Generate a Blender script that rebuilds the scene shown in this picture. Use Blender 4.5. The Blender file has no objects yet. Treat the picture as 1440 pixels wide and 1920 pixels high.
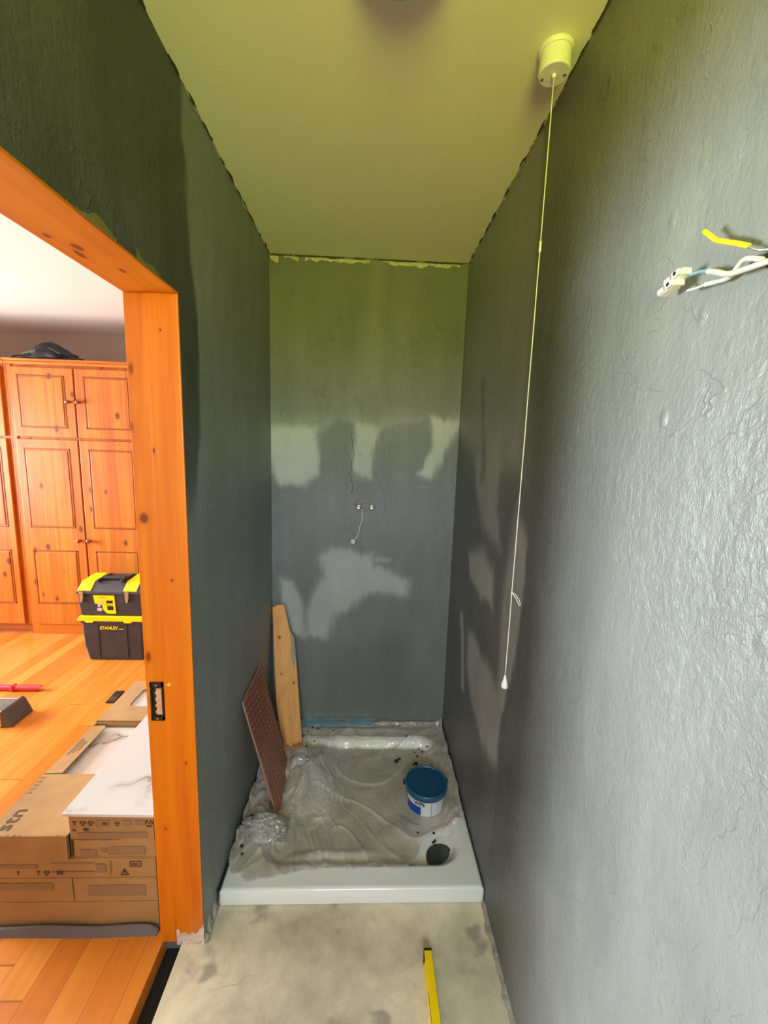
import bpy, bmesh, math, random
import numpy as np
from mathutils import Vector, Matrix, noise
random.seed(7)
SC = bpy.context.scene
COL = SC.collection

# ------------------------------------------------------------------ camera
cam_d = bpy.data.cameras.new('camera'); cam = bpy.data.objects.new('camera', cam_d); COL.objects.link(cam)
cam_d.sensor_fit = 'VERTICAL'; cam_d.sensor_height = 36; cam_d.lens = 36 * 773.13 / 1920
cam_d.clip_start = 0.02
RT = Vector((0.9988329, -0.0364628, 0.0316743)); UP = Vector((-0.0258096, 0.1513652, 0.9881409)); FW = Vector((0.0408247, 0.9878052, -0.1502475))
m = Matrix((RT, UP, -FW)).transposed().to_4x4(); m.translation = Vector((0.46683, -2.01367, 1.52142))
cam.matrix_world = m
SC.camera = cam

# ------------------------------------------------------------------ view, world, light
vs = SC.view_settings; vs.view_transform = 'Standard'; vs.look = 'None'; vs.gamma = 1; vs.exposure = 0.18; vs.use_curve_mapping = False
H = 2.371; W = 0.9
YB = -3.1                                     # wall behind the camera
w = bpy.data.worlds.new('daylight'); SC.world = w; w.use_nodes = True
nt = w.node_tree; nt.nodes.clear()
o_ = nt.nodes.new('ShaderNodeOutputWorld'); bg = nt.nodes.new('ShaderNodeBackground'); tc = nt.nodes.new('ShaderNodeTexCoord')
sp = nt.nodes.new('ShaderNodeSeparateXYZ'); cr = nt.nodes.new('ShaderNodeValToRGB')
mr = nt.nodes.new('ShaderNodeMapRange'); mr.inputs['From Min'].default_value = -1; mr.inputs['From Max'].default_value = 1
nt.links.new(tc.outputs['Generated'], sp.inputs[0]); nt.links.new(sp.outputs['Z'], mr.inputs['Value']); nt.links.new(mr.outputs[0], cr.inputs[0])
cr.color_ramp.elements[0].position = 0.485; cr.color_ramp.elements[0].color = (0.92, 0.98, 0.10, 1)     # sunlit lawn below the horizon
cr.color_ramp.elements[1].position = 0.53; cr.color_ramp.elements[1].color = (0.80, 0.88, 1.0, 1)     # bright overcast sky
nt.links.new(cr.outputs[0], bg.inputs[0]); bg.inputs[1].default_value = 24.0; nt.links.new(bg.outputs[0], o_.inputs[0])

def area(name, loc, direction, sx, sy, power, color, portal=False, spread=180):
    d = bpy.data.lights.new(name, 'AREA'); d.shape = 'RECTANGLE'; d.size = sx; d.size_y = sy; d.energy = power; d.color = color
    d.spread = math.radians(spread)
    if portal: d.cycles.is_portal = True
    o = bpy.data.objects.new(name, d); COL.objects.link(o); o.location = loc
    o.rotation_euler = Vector(direction).to_track_quat('-Z', 'Y').to_euler(); return o
WX0, WX1, WZ0, WZ1 = 0.08, 0.82, 1.25, 2.15   # bathroom window opening
area('bathroom_window_portal', ((WX0+WX1)/2, YB-0.06, (WZ0+WZ1)/2), (0, 1, 0), WX1-WX0, WZ1-WZ0, 1, (1, 1, 1), True)
area('bedroom_window_light', (-3.95, 0.05, 1.25), (1, -0.20, -0.05), 1.9, 1.2, 178, (0.88, 0.96, 1.0), spread=130)
area('bedroom_rear_window_light', (-1.9, -2.9, 1.5), (0.0, 1, -0.05), 1.6, 1.3, 9, (1.0, 0.93, 0.84))

# ------------------------------------------------------------------ helpers
def setp(o, label=None, cat=None, group=None, kind=None):
    if label: o['label'] = label
    if cat: o['category'] = cat
    if group: o['group'] = group
    if kind: o['kind'] = kind
    return o
def thing(name, label, cat, loc, group=None, kind=None):
    o = bpy.data.objects.new(name, None); o.empty_display_size = 0.05; COL.objects.link(o); o.location = loc
    return setp(o, label, cat, group, kind)
def wloc(p):
    v = Vector((0, 0, 0))
    while p is not None: v += p.location; p = p.parent
    return v
def obj(name, bm, mat, parent=None, smooth=False, label=None, cat=None, group=None, kind=None, base=None, bevel=0, seg=2):
    """bm in world coordinates -> ONE mesh object"""
    org = wloc(parent) if parent else (Vector(base) if base else Vector((0, 0, 0)))
    bmesh.ops.translate(bm, verts=bm.verts, vec=-org)
    me = bpy.data.meshes.new(name); bm.to_mesh(me); bm.free()
    if smooth:
        for p in me.polygons: p.use_smooth = True
    o = bpy.data.objects.new(name, me); COL.objects.link(o)
    if parent: o.parent = parent
    elif base: o.location = org
    if mat:
        for k in (mat if isinstance(mat, (list, tuple)) else [mat]): me.materials.append(k)
    if bevel:
        b = o.modifiers.new('bevel', 'BEVEL'); b.width = bevel; b.segments = seg; b.limit_method = 'ANGLE'; b.angle_limit = math.radians(35)
    return setp(o, label, cat, group, kind)
def NB(): return bmesh.new()
def box(bm, x0, x1, y0, y1, z0, z1, M=None, mi=0):
    vs_ = [bm.verts.new((x, y, z)) for z in (z0, z1) for y in (y0, y1) for x in (x0, x1)]
    fs = [(0, 2, 3, 1), (4, 5, 7, 6), (0, 1, 5, 4), (2, 6, 7, 3), (0, 4, 6, 2), (1, 3, 7, 5)]
    for f in fs:
        ff = bm.faces.new([vs_[i] for i in f]); ff.material_index = mi
    if M is not None: bmesh.ops.transform(bm, matrix=M, verts=vs_)
    return vs_
def B(*a): bm = NB(); box(bm, *a); return bm
def tube(bm, pts, r, n=8, cap=True, closed=False):
    pts = [Vector(p) for p in pts]; rings = []
    up = Vector((0, 0, 1)); prev = None
    for i, p in enumerate(pts):
        if closed: t = (pts[(i+1) % len(pts)] - pts[i-1]).normalized()
        else: t = (pts[min(i+1, len(pts)-1)] - pts[max(i-1, 0)]).normalized()
        if prev is None:
            a = t.cross(up)
            if a.length < 1e-3: a = t.cross(Vector((1, 0, 0)))
            a.normalize()
        else:
            a = prev - t * prev.dot(t)
            a = a.normalized() if a.length > 1e-6 else t.orthogonal().normalized()
        prev = a; b = t.cross(a)
        rr = r[i] if isinstance(r, (list, tuple)) else r
        rings.append([bm.verts.new(p + (a*math.cos(2*math.pi*k/n) + b*math.sin(2*math.pi*k/n))*rr) for k in range(n)])
    m_ = len(rings)
    for i in range(m_ if closed else m_-1):
        A, C = rings[i], rings[(i+1) % m_]
        for k in range(n): bm.faces.new((A[k], A[(k+1) % n], C[(k+1) % n], C[k]))
    if cap and not closed:
        bm.faces.new(rings[0][::-1]); bm.faces.new(rings[-1])
def lathe(bm, prof, c, n=40, axis='z', cap0=True, cap1=True):
    """prof = [(r, h)...] around axis through c"""
    rings = []
    for r, h in prof:
        ring = []
        for k in range(n):
            a = 2*math.pi*k/n; u, v = r*math.cos(a), r*math.sin(a)
            p = {'z': (u, v, h), 'y': (u, h, v), 'x': (h, u, v)}[axis]
            ring.append(bm.verts.new(Vector(c)+Vector(p)))
        rings.append(ring)
    for i in range(len(rings)-1):
        for k in range(n):
            bm.faces.new((rings[i][k], rings[i][(k+1) % n], rings[i+1][(k+1) % n], rings[i+1][k]))
    if cap0: bm.faces.new(rings[0][::-1])
    if cap1: bm.faces.new(rings[-1])
    bmesh.ops.recalc_face_normals(bm, faces=bm.faces)
def prism(bm, poly, f, d):
    """poly 2-D list, f(u,v)->Vector, d extrusion Vector"""
    a = [bm.verts.new(Vector(f(*p))) for p in poly]; b = [bm.verts.new(Vector(f(*p))+Vector(d)) for p in poly]
    bm.faces.new(a); bm.faces.new(b[::-1]); n = len(a)
    for i in range(n): bm.faces.new((a[i], b[i], b[(i+1) % n], a[(i+1) % n]))
    bmesh.ops.recalc_face_normals(bm, faces=bm.faces)
def smooth_path(pts, n=6):
    pts = [Vector(p) for p in pts]; out = []
    P = [pts[0]] + pts + [pts[-1]]
    for i in range(1, len(P)-2):
        for k in range(n):
            t = k/n; a, b, c, d = P[i-1], P[i], P[i+1], P[i+2]
            out.append(0.5*((2*b) + (c-a)*t + (2*a-5*b+4*c-d)*t*t + (3*b-a-3*c+d)*t**3))
    out.append(pts[-1]); return out
def text_bm(s, size, f, ext=0.0006, bold=0.0):
    """flat text, mapped by f(u,v,w)->Vector; left/base at 0,0"""
    c = bpy.data.curves.new('t', 'FONT'); c.body = s; c.size = size; c.extrude = ext; c.offset = bold; c.resolution_u = 3
    o = bpy.data.objects.new('t', c); COL.objects.link(o)
    dg = bpy.context.evaluated_depsgraph_get(); me = bpy.data.meshes.new_from_object(o.evaluated_get(dg))
    bm = NB(); bm.from_mesh(me); bpy.data.objects.remove(o); bpy.data.curves.remove(c); bpy.data.meshes.remove(me)
    for v in bm.verts: v.co = Vector(f(v.co.x, v.co.y, v.co.z))
    bmesh.ops.recalc_face_normals(bm, faces=bm.faces)
    return bm
def nz(x, y=0, z=0): return noise.noise(Vector((x, y, z)))

# ------------------------------------------------------------------ materials
class NT:
    def __init__(s, name):
        s.m = bpy.data.materials.new(name); s.m.use_nodes = True; s.t = s.m.node_tree; s.b = s.t.nodes['Principled BSDF']; s.out = s.t.nodes['Material Output']
        s._pos = None
    def n(s, typ, **kw):
        x = s.t.nodes.new(typ)
        for k, v in kw.items():
            if k in ('operation', 'blend_type', 'data_type', 'feature', 'wave_type', 'bands_direction', 'noise_dimensions', 'attribute_name', 'distance', 'clamp', 'interpolation_type'): setattr(x, k, v)
            else: x.inputs[k].default_value = v
        return x
    def l(s, a, b): s.t.links.new(a, b)
    def pos(s, sc=(1, 1, 1), off=(0, 0, 0)):
        if s._pos is None: s._pos = s.t.nodes.new('ShaderNodeNewGeometry').outputs['Position']
        if sc == (1, 1, 1) and off == (0, 0, 0): return s._pos
        mp = s.t.nodes.new('ShaderNodeMapping'); mp.inputs['Scale'].default_value = sc; mp.inputs['Location'].default_value = off
        s.l(s._pos, mp.inputs['Vector']); return mp.outputs[0]
    def noise(s, vec, scale, detail=4, rough=0.55, dist=0.0):
        x = s.n('ShaderNodeTexNoise'); x.inputs['Scale'].default_value = scale; x.inputs['Detail'].default_value = detail
        x.inputs['Roughness'].default_value = rough; x.inputs['Distortion'].default_value = dist; s.l(vec, x.inputs['Vector']); return x.outputs['Fac']
    def ramp(s, fac, stops):
        r = s.t.nodes.new('ShaderNodeValToRGB'); e = r.color_ramp.elements
        while len(e) < len(stops): e.new(0.5)
        for k, (p, c) in enumerate(stops):
            e[k].position = p; c = (c, c, c) if isinstance(c, (int, float)) else c; e[k].color = (*c, 1)
        s.l(fac, r.inputs[0]); return r.outputs[0]
    def mix(s, fac, a, b, mode='MIX'):
        x = s.t.nodes.new('ShaderNodeMix'); x.data_type = 'RGBA'; x.blend_type = mode
        for i, v in ((0, fac), (6, a), (7, b)):
            if isinstance(v, bpy.types.NodeSocket): s.l(v, x.inputs[i])
            elif i == 0: x.inputs[0].default_value = v
            else: x.inputs[i].default_value = (*v, 1)
        return x.outputs[2]
    def math(s, op, a, b=None, c=None):
        x = s.t.nodes.new('ShaderNodeMath'); x.operation = op
        for i, v in enumerate((a, b, c)):
            if v is None: continue
            if isinstance(v, bpy.types.NodeSocket): s.l(v, x.inputs[i])
            else: x.inputs[i].default_value = v
        return x.outputs[0]
    def bump(s, hgt, strength, dist=0.01, prev=None):
        x = s.t.nodes.new('ShaderNodeBump'); x.inputs['Strength'].default_value = strength; x.inputs['Distance'].default_value = dist
        s.l(hgt, x.inputs['Height'])
        if prev: s.l(prev, x.inputs['Normal'])
        s.l(x.outputs[0], s.b.inputs['Normal']); return x.outputs[0]
    def col(s, c):
        if isinstance(c, bpy.types.NodeSocket): s.l(c, s.b.inputs['Base Color'])
        else: s.b.inputs['Base Color'].default_value = (*c, 1)
    def set(s, rough=0.5, spec=0.5, metal=0.0, coat=0.0):
        s.b.inputs['Roughness'].default_value = rough; s.b.inputs['Specular IOR Level'].default_value = spec
        s.b.inputs['Metallic'].default_value = metal; s.b.inputs['Coat Weight'].default_value = coat; return s

def plain(name, c, rough=0.5, spec=0.5, metal=0.0, var=0.15, vs_=20, bump=0.0, bs=60, coat=0.0):
    t = NT(name).set(rough, spec, metal, coat)
    f = t.noise(t.pos(), vs_, 4)
    t.col(t.mix(f, tuple(k*(1-var) for k in c), tuple(min(1, k*(1+var)) for k in c)))
    if bump: t.bump(t.noise(t.pos(), bs, 4), bump, 0.003)
    return t.m

def wall_paint(name, rough, streak_ax):
    t = NT(name).set(rough, 0.5)
    at = t.n('ShaderNodeAttribute'); at.attribute_name = 'tone'
    sc = (1, 1, 0.25)
    n1 = t.noise(t.pos(sc), 9, 5, 0.6, 0.3); n2 = t.noise(t.pos(), 2.2, 3)
    f = t.math('ADD', at.outputs['Fac'], t.math('MULTIPLY', t.math('SUBTRACT', n1, 0.5), 0.28))
    f = t.math('ADD', f, t.math('MULTIPLY', t.math('SUBTRACT', n2, 0.5), 0.30))
    t.col(t.ramp(f, [(0.0, (0.030, 0.034, 0.029)), (0.45, (0.165, 0.180, 0.178)), (0.62, (0.225, 0.243, 0.238)), (1.0, (0.46, 0.49, 0.47))]))
    # trowelled plaster: long ridges, small pocks, brush grain
    a = t.noise(t.pos((1, 1, 0.45)), 26, 6, 0.62, 0.6)
    v = t.n('ShaderNodeTexVoronoi'); v.feature = 'DISTANCE_TO_EDGE'; v.inputs['Scale'].default_value = 5.0
    nd = t.n('ShaderNodeTexNoise'); nd.inputs['Scale'].default_value = 3.0; nd.inputs['Detail'].default_value = 5
    t.l(t.pos(), nd.inputs['Vector'])
    av = t.n('ShaderNodeVectorMath'); av.operation = 'MULTIPLY_ADD'; t.l(nd.outputs['Color'], av.inputs[0]); av.inputs[1].default_value = (0.9, 0.9, 0.9); t.l(t.pos((1, 1.6, 0.45)), av.inputs[2])
    t.l(av.outputs[0], v.inputs['Vector'])
    ridge = t.ramp(v.outputs['Distance'], [(0.0, 1.0), (0.010, 0.0)])
    gate = t.ramp(t.noise(t.pos(), 7.0, 3), [(0.48, 0.0), (0.56, 1.0)])
    hgt = t.math('MULTIPLY', ridge, gate)
    pv = t.n('ShaderNodeTexVoronoi'); pv.inputs['Scale'].default_value = 16; t.l(t.pos((1, 1, 0.6)), pv.inputs['Vector'])
    pock = t.math('MULTIPLY', t.ramp(pv.outputs['Distance'], [(0.06, 1.0), (0.17, 0.0)]), t.ramp(t.noise(t.pos(), 6, 2), [(0.50, 0.0), (0.58, 1.0)]))
    g1 = t.bump(a, 0.24, 0.006)
    g2 = t.bump(t.noise(t.pos((1, 1, 0.12)), 160, 3), 0.12, 0.002, g1)
    g3 = t.bump(hgt, 0.40, 0.003, g2)
    g3 = t.bump(t.math('MULTIPLY', t.noise(t.pos((1, 1, 0.6)), 75, 4, 0.7, 0.4), t.ramp(t.noise(t.pos(), 2.6, 3), [(0.40, 0.45), (0.60, 1.0)])), 0.9, 0.004, g3)
    t.bump(pock, 0.6, 0.004, g3)
    return t.m

def pine(name, light, dark, knotc, axis='z', rough=0.35, staves=0.0, grain=1.0, knots=(), knot_scale=0.0, coat=0.15, stave_ax=0, sv=0.3):
    """orange pine, grain along an axis; knots = explicit [(pos, r_across, r_along)]"""
    t = NT(name).set(rough, 0.5, 0, coat)
    al = {'x': 0, 'y': 1, 'z': 2}[axis]
    s1 = [14*grain]*3; s1[al] = 0.8*grain
    n1 = t.noise(t.pos(tuple(s1)), 1.0, 5, 0.6, 1.2)
    s2 = [70*grain]*3; s2[al] = 2.0*grain
    n2 = t.noise(t.pos(tuple(s2)), 1.0, 3, 0.5, 0.4)
    f = t.math('ADD', t.math('MULTIPLY', n1, 0.75), t.math('MULTIPLY', n2, 0.25))
    c = t.mix(t.ramp(f, [(0.34, 0.0), (0.66, 1.0)]), dark, light)
    if staves:
        sx = t.n('ShaderNodeSeparateXYZ'); t.l(t.pos(), sx.inputs[0])
        q = t.math('FLOOR', t.math('DIVIDE', sx.outputs[stave_ax], staves))
        wn = t.n('ShaderNodeTexWhiteNoise'); wn.noise_dimensions = '1D'; t.l(q, wn.inputs['W'])
        c = t.mix(t.math('MULTIPLY', wn.outputs['Value'], sv), c, dark)
    if knot_scale:
        s3 = [knot_scale]*3; s3[al] = knot_scale*0.62
        v = t.n('ShaderNodeTexVoronoi'); v.inputs['Scale'].default_value = 1.0; v.inputs['Randomness'].default_value = 1.0
        t.l(t.pos(tuple(s3)), v.inputs['Vector'])
        sc_ = t.n('ShaderNodeSeparateColor'); t.l(v.outputs['Color'], sc_.inputs[0])
        on = t.math('GREATER_THAN', sc_.outputs[0], 0.45)
        k = t.math('MULTIPLY', t.ramp(v.outputs['Distance'], [(0.10, 1.0), (0.17, 0.0)]), on)
        halo = t.math('MULTIPLY', t.math('MULTIPLY', t.ramp(v.outputs['Distance'], [(0.12, 1.0), (0.28, 0.0)]), on), 0.35)
        c = t.mix(halo, c, dark); c = t.mix(t.math('MULTIPLY', k, 0.85), c, knotc)
    for (p, ra, rl) in knots:
        sc3 = [1/ra]*3; sc3[al] = 1/rl
        mp = t.n('ShaderNodeMapping'); mp.vector_type = 'TEXTURE'
        mp.inputs['Location'].default_value = p; mp.inputs['Scale'].default_value = tuple(1/k_ for k_ in sc3); t.l(t.pos(), mp.inputs['Vector'])
        ln = t.n('ShaderNodeVectorMath'); ln.operation = 'LENGTH'; t.l(mp.outputs[0], ln.inputs[0])
        k = t.ramp(t.math('DIVIDE', ln.outputs['Value'], 3.0), [(0.22, 1.0), (0.36, 0.0)])
        halo = t.ramp(t.math('DIVIDE', ln.outputs['Value'], 3.0), [(0.3, 0.45), (0.9, 0.0)])
        c = t.mix(halo, c, dark); c = t.mix(t.math('MULTIPLY', k, 0.85), c, knotc)
    t.col(c); t.bump(n2, 0.12, 0.002)
    return t.m

def floor_planks():
    t = NT('pine_floorboards').set(0.32, 0.5, 0, 0.2)
    sx = t.n('ShaderNodeSeparateXYZ'); t.l(t.pos(), sx.inputs[0]); PW = 0.088
    xs = t.math('DIVIDE', sx.outputs[0], PW); q = t.math('FLOOR', xs); fr = t.math('SUBTRACT', xs, q)
    wn = t.n('ShaderNodeTexWhiteNoise'); wn.noise_dimensions = '1D'; t.l(q, wn.inputs['W'])
    ys = t.math('ADD', t.math('DIVIDE', sx.outputs[1], 1.7), t.math('MULTIPLY', wn.outputs['Value'], 7.0)); qy = t.math('FLOOR', ys); fy = t.math('SUBTRACT', ys, qy)
    cb = t.n('ShaderNodeCombineXYZ'); t.l(q, cb.inputs[0]); t.l(qy, cb.inputs[1])
    w2 = t.n('ShaderNodeTexWhiteNoise'); w2.noise_dimensions = '2D'; t.l(cb.outputs[0], w2.inputs['Vector'])
    n1 = t.noise(t.pos((22, 1.6, 1)), 1.0, 5, 0.6, 1.0)
    off = t.n('ShaderNodeVectorMath'); off.operation = 'ADD'; t.l(t.pos((9, 0.9, 1)), off.inputs[0]); t.l(w2.outputs['Color'], off.inputs[1])
    n2 = t.noise(off.outputs[0], 2.0, 4, 0.6, 0.5)
    f = t.math('ADD', t.math('ADD', t.math('MULTIPLY', w2.outputs['Value'], 0.30), t.math('MULTIPLY', n1, 0.35)), t.math('MULTIPLY', n2, 0.38))
    c = t.ramp(f, [(0.25, (0.52, 0.130, 0.010)), (0.5, (0.66, 0.205, 0.022)), (0.75, (0.76, 0.30, 0.045))])
    g = t.math('MULTIPLY', t.ramp(fr, [(0.0, 0.0), (0.028, 1.0)]), t.ramp(fy, [(0.0, 0.0), (0.0016, 1.0)]))
    c = t.mix(g, (0.20, 0.055, 0.010), c)
    v = t.n('ShaderNodeTexVoronoi'); v.inputs['Scale'].default_value = 1.0; t.l(t.pos((9, 3.5, 1)), v.inputs['Vector'])
    sc_ = t.n('ShaderNodeSeparateColor'); t.l(v.outputs['Color'], sc_.inputs[0])
    k = t.math('MULTIPLY', t.ramp(v.outputs['Distance'], [(0.05, 1.0), (0.10, 0.0)]), t.math('GREATER_THAN', sc_.outputs[0], 0.72))
    c = t.mix(t.math('MULTIPLY', k, 0.7), c, (0.22, 0.05, 0.01))
    t.col(c); t.bump(g, 0.08, 0.001); return t.m

def concrete():
    t = NT('screed').set(0.85, 0.3)
    n1 = t.noise(t.pos(), 3.2, 5, 0.6, 0.8); n2 = t.noise(t.pos(), 14, 6, 0.65, 0.4); n3 = t.noise(t.pos((1, 1, 1), (4, 2, 0)), 6.5, 3, 0.5, 0.2)
    c = t.ramp(t.math('ADD', t.math('MULTIPLY', n1, 0.7), t.math('MULTIPLY', n2, 0.3)), [(0.30, (0.34, 0.29, 0.21)), (0.46, (0.56, 0.50, 0.375)), (0.58, (0.72, 0.65, 0.48)), (0.72, (0.80, 0.73, 0.55))])
    c = t.mix(t.ramp(n3, [(0.60, 0.0), (0.66, 0.55)]), c, (0.16, 0.14, 0.115))
    v = t.n('ShaderNodeTexVoronoi'); v.feature = 'DISTANCE_TO_EDGE'; v.inputs['Scale'].default_value = 2.3
    nd = t.n('ShaderNodeTexNoise'); nd.inputs['Scale'].default_value = 5; nd.inputs['Detail'].default_value = 4; t.l(t.pos(), nd.inputs['Vector'])
    av = t.n('ShaderNodeVectorMath'); av.operation = 'MULTIPLY_ADD'; t.l(nd.outputs['Color'], av.inputs[0]); av.inputs[1].default_value = (0.3, 0.3, 0.3); t.l(t.pos(), av.inputs[2]); t.l(av.outputs[0], v.inputs['Vector'])
    cr_ = t.ramp(v.outputs['Distance'], [(0.0, 1.0), (0.006, 0.0)])
    cr_ = t.math('MULTIPLY', cr_, t.ramp(t.noise(t.pos(), 2.0, 1), [(0.55, 0.0), (0.62, 0.35)]))
    c = t.mix(cr_, c, (0.10, 0.085, 0.07)); t.col(c)
    t.bump(n2, 0.35, 0.004); return t.m

def cardboard(name, c=(0.44, 0.255, 0.105)):
    t = NT(name).set(0.85, 0.2)
    n1 = t.noise(t.pos(), 7, 4); n2 = t.noise(t.pos((1, 1, 12)), 30, 3)
    f = t.math('ADD', t.math('MULTIPLY', n1, 0.7), t.math('MULTIPLY', n2, 0.3))
    t.col(t.ramp(f, [(0.3, tuple(k*0.80 for k in c)), (0.7, tuple(min(1, k*1.12) for k in c))])); t.bump(n1, 0.3, 0.004); return t.m

def marble():
    t = NT('marble_tile').set(0.12, 0.5, 0, 0.3)
    v = t.n('ShaderNodeTexVoronoi'); v.feature = 'DISTANCE_TO_EDGE'; v.inputs['Scale'].default_value = 3.6
    nd = t.n('ShaderNodeTexNoise'); nd.inputs['Scale'].default_value = 5; nd.inputs['Detail'].default_value = 6; t.l(t.pos(), nd.inputs['Vector'])
    av = t.n('ShaderNodeVectorMath'); av.operation = 'MULTIPLY_ADD'; t.l(nd.outputs['Color'], av.inputs[0]); av.inputs[1].default_value = (0.28, 0.28, 0.28); t.l(t.pos(), av.inputs[2]); t.l(av.outputs[0], v.inputs['Vector'])
    g = t.ramp(t.noise(t.pos(), 4, 3), [(0.40, 0.0), (0.55, 1.0)])
    a = t.math('MULTIPLY', t.ramp(v.outputs['Distance'], [(0.0, 1.0), (0.022, 0.35), (0.10, 0.0)]), g)
    t.col(t.mix(a, (0.70, 0.69, 0.66), (0.22, 0.19, 0.18))); return t.m

def film(name, c, alpha, rough=0.12):
    """thin clear polythene: transparent + milky scatter + sharp surface gloss"""
    t = NT(name); t.t.nodes.remove(t.b)
    n1 = t.noise(t.pos(), 7, 4, 0.6, 0.5); n2 = t.ramp(t.noise(t.pos((1, 0.6, 1)), 15, 3, 0.5, 1.6), [(0.44, 0.0), (0.50, 1.0), (0.56, 0.0)])
    lw = t.n('ShaderNodeLayerWeight', Blend=0.30)
    a = t.math('MINIMUM', t.math('ADD', t.ramp(n1, [(0.35, alpha*0.6), (0.7, alpha*1.3)]), t.math('MULTIPLY', lw.outputs['Facing'], 0.30)), 0.92)
    bp = t.n('ShaderNodeBump', Strength=0.22, Distance=0.006); t.l(n2, bp.inputs['Height'])
    tr = t.n('ShaderNodeBsdfTransparent'); df = t.n('ShaderNodeBsdfDiffuse', Color=(*c, 1)); tl_ = t.n('ShaderNodeBsdfTranslucent', Color=(*c, 1)); gl = t.n('ShaderNodeBsdfGlossy', Color=(1, 1, 1, 1), Roughness=rough)
    m0 = t.n('ShaderNodeMixShader', Fac=0.15); t.l(df.outputs[0], m0.inputs[1]); t.l(tl_.outputs[0], m0.inputs[2])
    m1 = t.n('ShaderNodeMixShader'); t.l(a, m1.inputs[0]); t.l(tr.outputs[0], m1.inputs[1]); t.l(m0.outputs[0], m1.inputs[2])
    fr = t.n('ShaderNodeFresnel', IOR=1.62); t.l(bp.outputs[0], fr.inputs['Normal']); t.l(bp.outputs[0], gl.inputs['Normal']); t.l(bp.outputs[0], df.inputs['Normal'])
    m2 = t.n('ShaderNodeMixShader'); t.l(fr.outputs[0], m2.inputs[0]); t.l(m1.outputs[0], m2.inputs[1]); t.l(gl.outputs[0], m2.inputs[2])
    t.l(m2.outputs[0], t.out.inputs[0]); return t.m

def rubble(name, c):
    t = NT(name).set(0.9, 0.2); n = t.noise(t.pos(), 70, 4, 0.7)
    t.col(t.ramp(n, [(0.3, tuple(k*0.5 for k in c)), (0.65, c)])); t.bump(n, 0.6, 0.004); return t.m

M_wallB = wall_paint('painted_plaster_back', 0.5, 'z'); M_wallR = wall_paint('painted_plaster_right', 0.36, 'z'); M_wallL = wall_paint('painted_plaster_left', 0.5, 'z')
M_ceil = plain('ceiling_emulsion', (0.84, 0.80, 0.60), 0.7, 0.2, var=0.05, vs_=3, bump=0.12, bs=140)
M_bedwall = plain('bedroom_emulsion', (0.50, 0.40, 0.33), 0.8, 0.2, var=0.04, vs_=3)
M_bedceil = plain('bedroom_ceiling_white', (0.74, 0.70, 0.64), 0.8, 0.2, var=0.02, vs_=3)
M_room = plain('rear_wall_paint', (0.30, 0.32, 0.31), 0.6, 0.3, var=0.1)
OR_L, OR_D, OR_K = (0.76, 0.220, 0.002), (0.58, 0.118, 0.001), (0.13, 0.014, 0.002)
YJ = -0.941; TW = 0.127; HD = 1.875
KN = [((-0.112, YJ, 1.325), 0.014, 0.018), ((-0.123, YJ, 1.698), 0.009, 0.022), ((-0.130, YJ, 1.557), 0.008, 0.020), ((-0.121, YJ, 0.94), 0.010, 0.022), ((-0.085, YJ, 1.475), 0.004, 0.006), ((-0.075, YJ, 1.50), 0.003, 0.008), ((-0.045, YJ, 1.16), 0.004, 0.004), ((-0.10, YJ, 0.40), 0.008, 0.010), ((-0.045, YJ, 1.79), 0.003, 0.004),
      ((-0.03, YJ, 0.62), 0.003, 0.006), ((-0.085, -1.16, HD), 0.010, 0.016), ((-0.10, -1.13, HD), 0.007, 0.02), ((-0.06, -1.06, HD), 0.006, 0.012), ((-0.11, -1.2, HD), 0.006, 0.01)]
M_jamb = pine('door_lining_pine', OR_L, OR_D, OR_K, 'z', 0.42, knots=KN[:10], grain=1.0, coat=0.0)
M_head = pine('door_head_pine', (0.74, 0.27, 0.002), (0.58, 0.155, 0.001), OR_K, 'y', 0.42, knots=KN[10:], grain=1.0, coat=0.0)
M_ward = pine('wardrobe_pine', (0.70, 0.235, 0.016), (0.46, 0.090, 0.004), (0.11, 0.016, 0.003), 'z', 0.42, staves=0.082, knot_scale=9.0, coat=0.0, sv=0.5)
M_wardh = pine('wardrobe_pine_horizontal', (0.70, 0.235, 0.016), (0.48, 0.10, 0.005), (0.11, 0.016, 0.003), 'x', 0.34, knot_scale=7.0, coat=0.1)
M_groove = plain('wardrobe_moulding', (0.30, 0.070, 0.006), 0.35, var=0.25, vs_=30)
M_knob = plain('red_wood_knob', (0.30, 0.055, 0.015), 0.2, coat=0.6)
M_floor = floor_planks(); M_conc = concrete(); M_card = cardboard('cardboard'); M_cardi = cardboard('cardboard_inner', (0.50, 0.30, 0.13)); M_tile = marble()
M_print = plain('brown_box_print', (0.10, 0.055, 0.03), 0.8, var=0.3, vs_=200); M_print2 = plain('faded_box_print', (0.30, 0.18, 0.09), 0.85, var=0.25, vs_=120)
M_black = plain('black_plastic', (0.012, 0.012, 0.013), 0.4); M_dark = plain('dark_void', (0.010, 0.009, 0.008), 0.9)
M_white = plain('white_plastic', (0.82, 0.82, 0.80), 0.3, var=0.02); M_enamel = plain('white_enamel', (0.76, 0.79, 0.78), 0.16, var=0.04, vs_=5, coat=0.4)
M_yel = plain('yellow_plastic', (0.90, 0.74, 0.0), 0.35, var=0.06); M_lvl = plain('yellow_level_enamel', (0.88, 0.60, 0.0), 0.3, var=0.05, coat=0.3)
M_tool = plain('dusty_charcoal_plastic', (0.035, 0.031, 0.036), 0.5, var=0.6, vs_=14, bump=0.1)
M_tool2 = plain('charcoal_plastic_lid', (0.050, 0.044, 0.050), 0.45, var=0.5, vs_=18)
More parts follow.
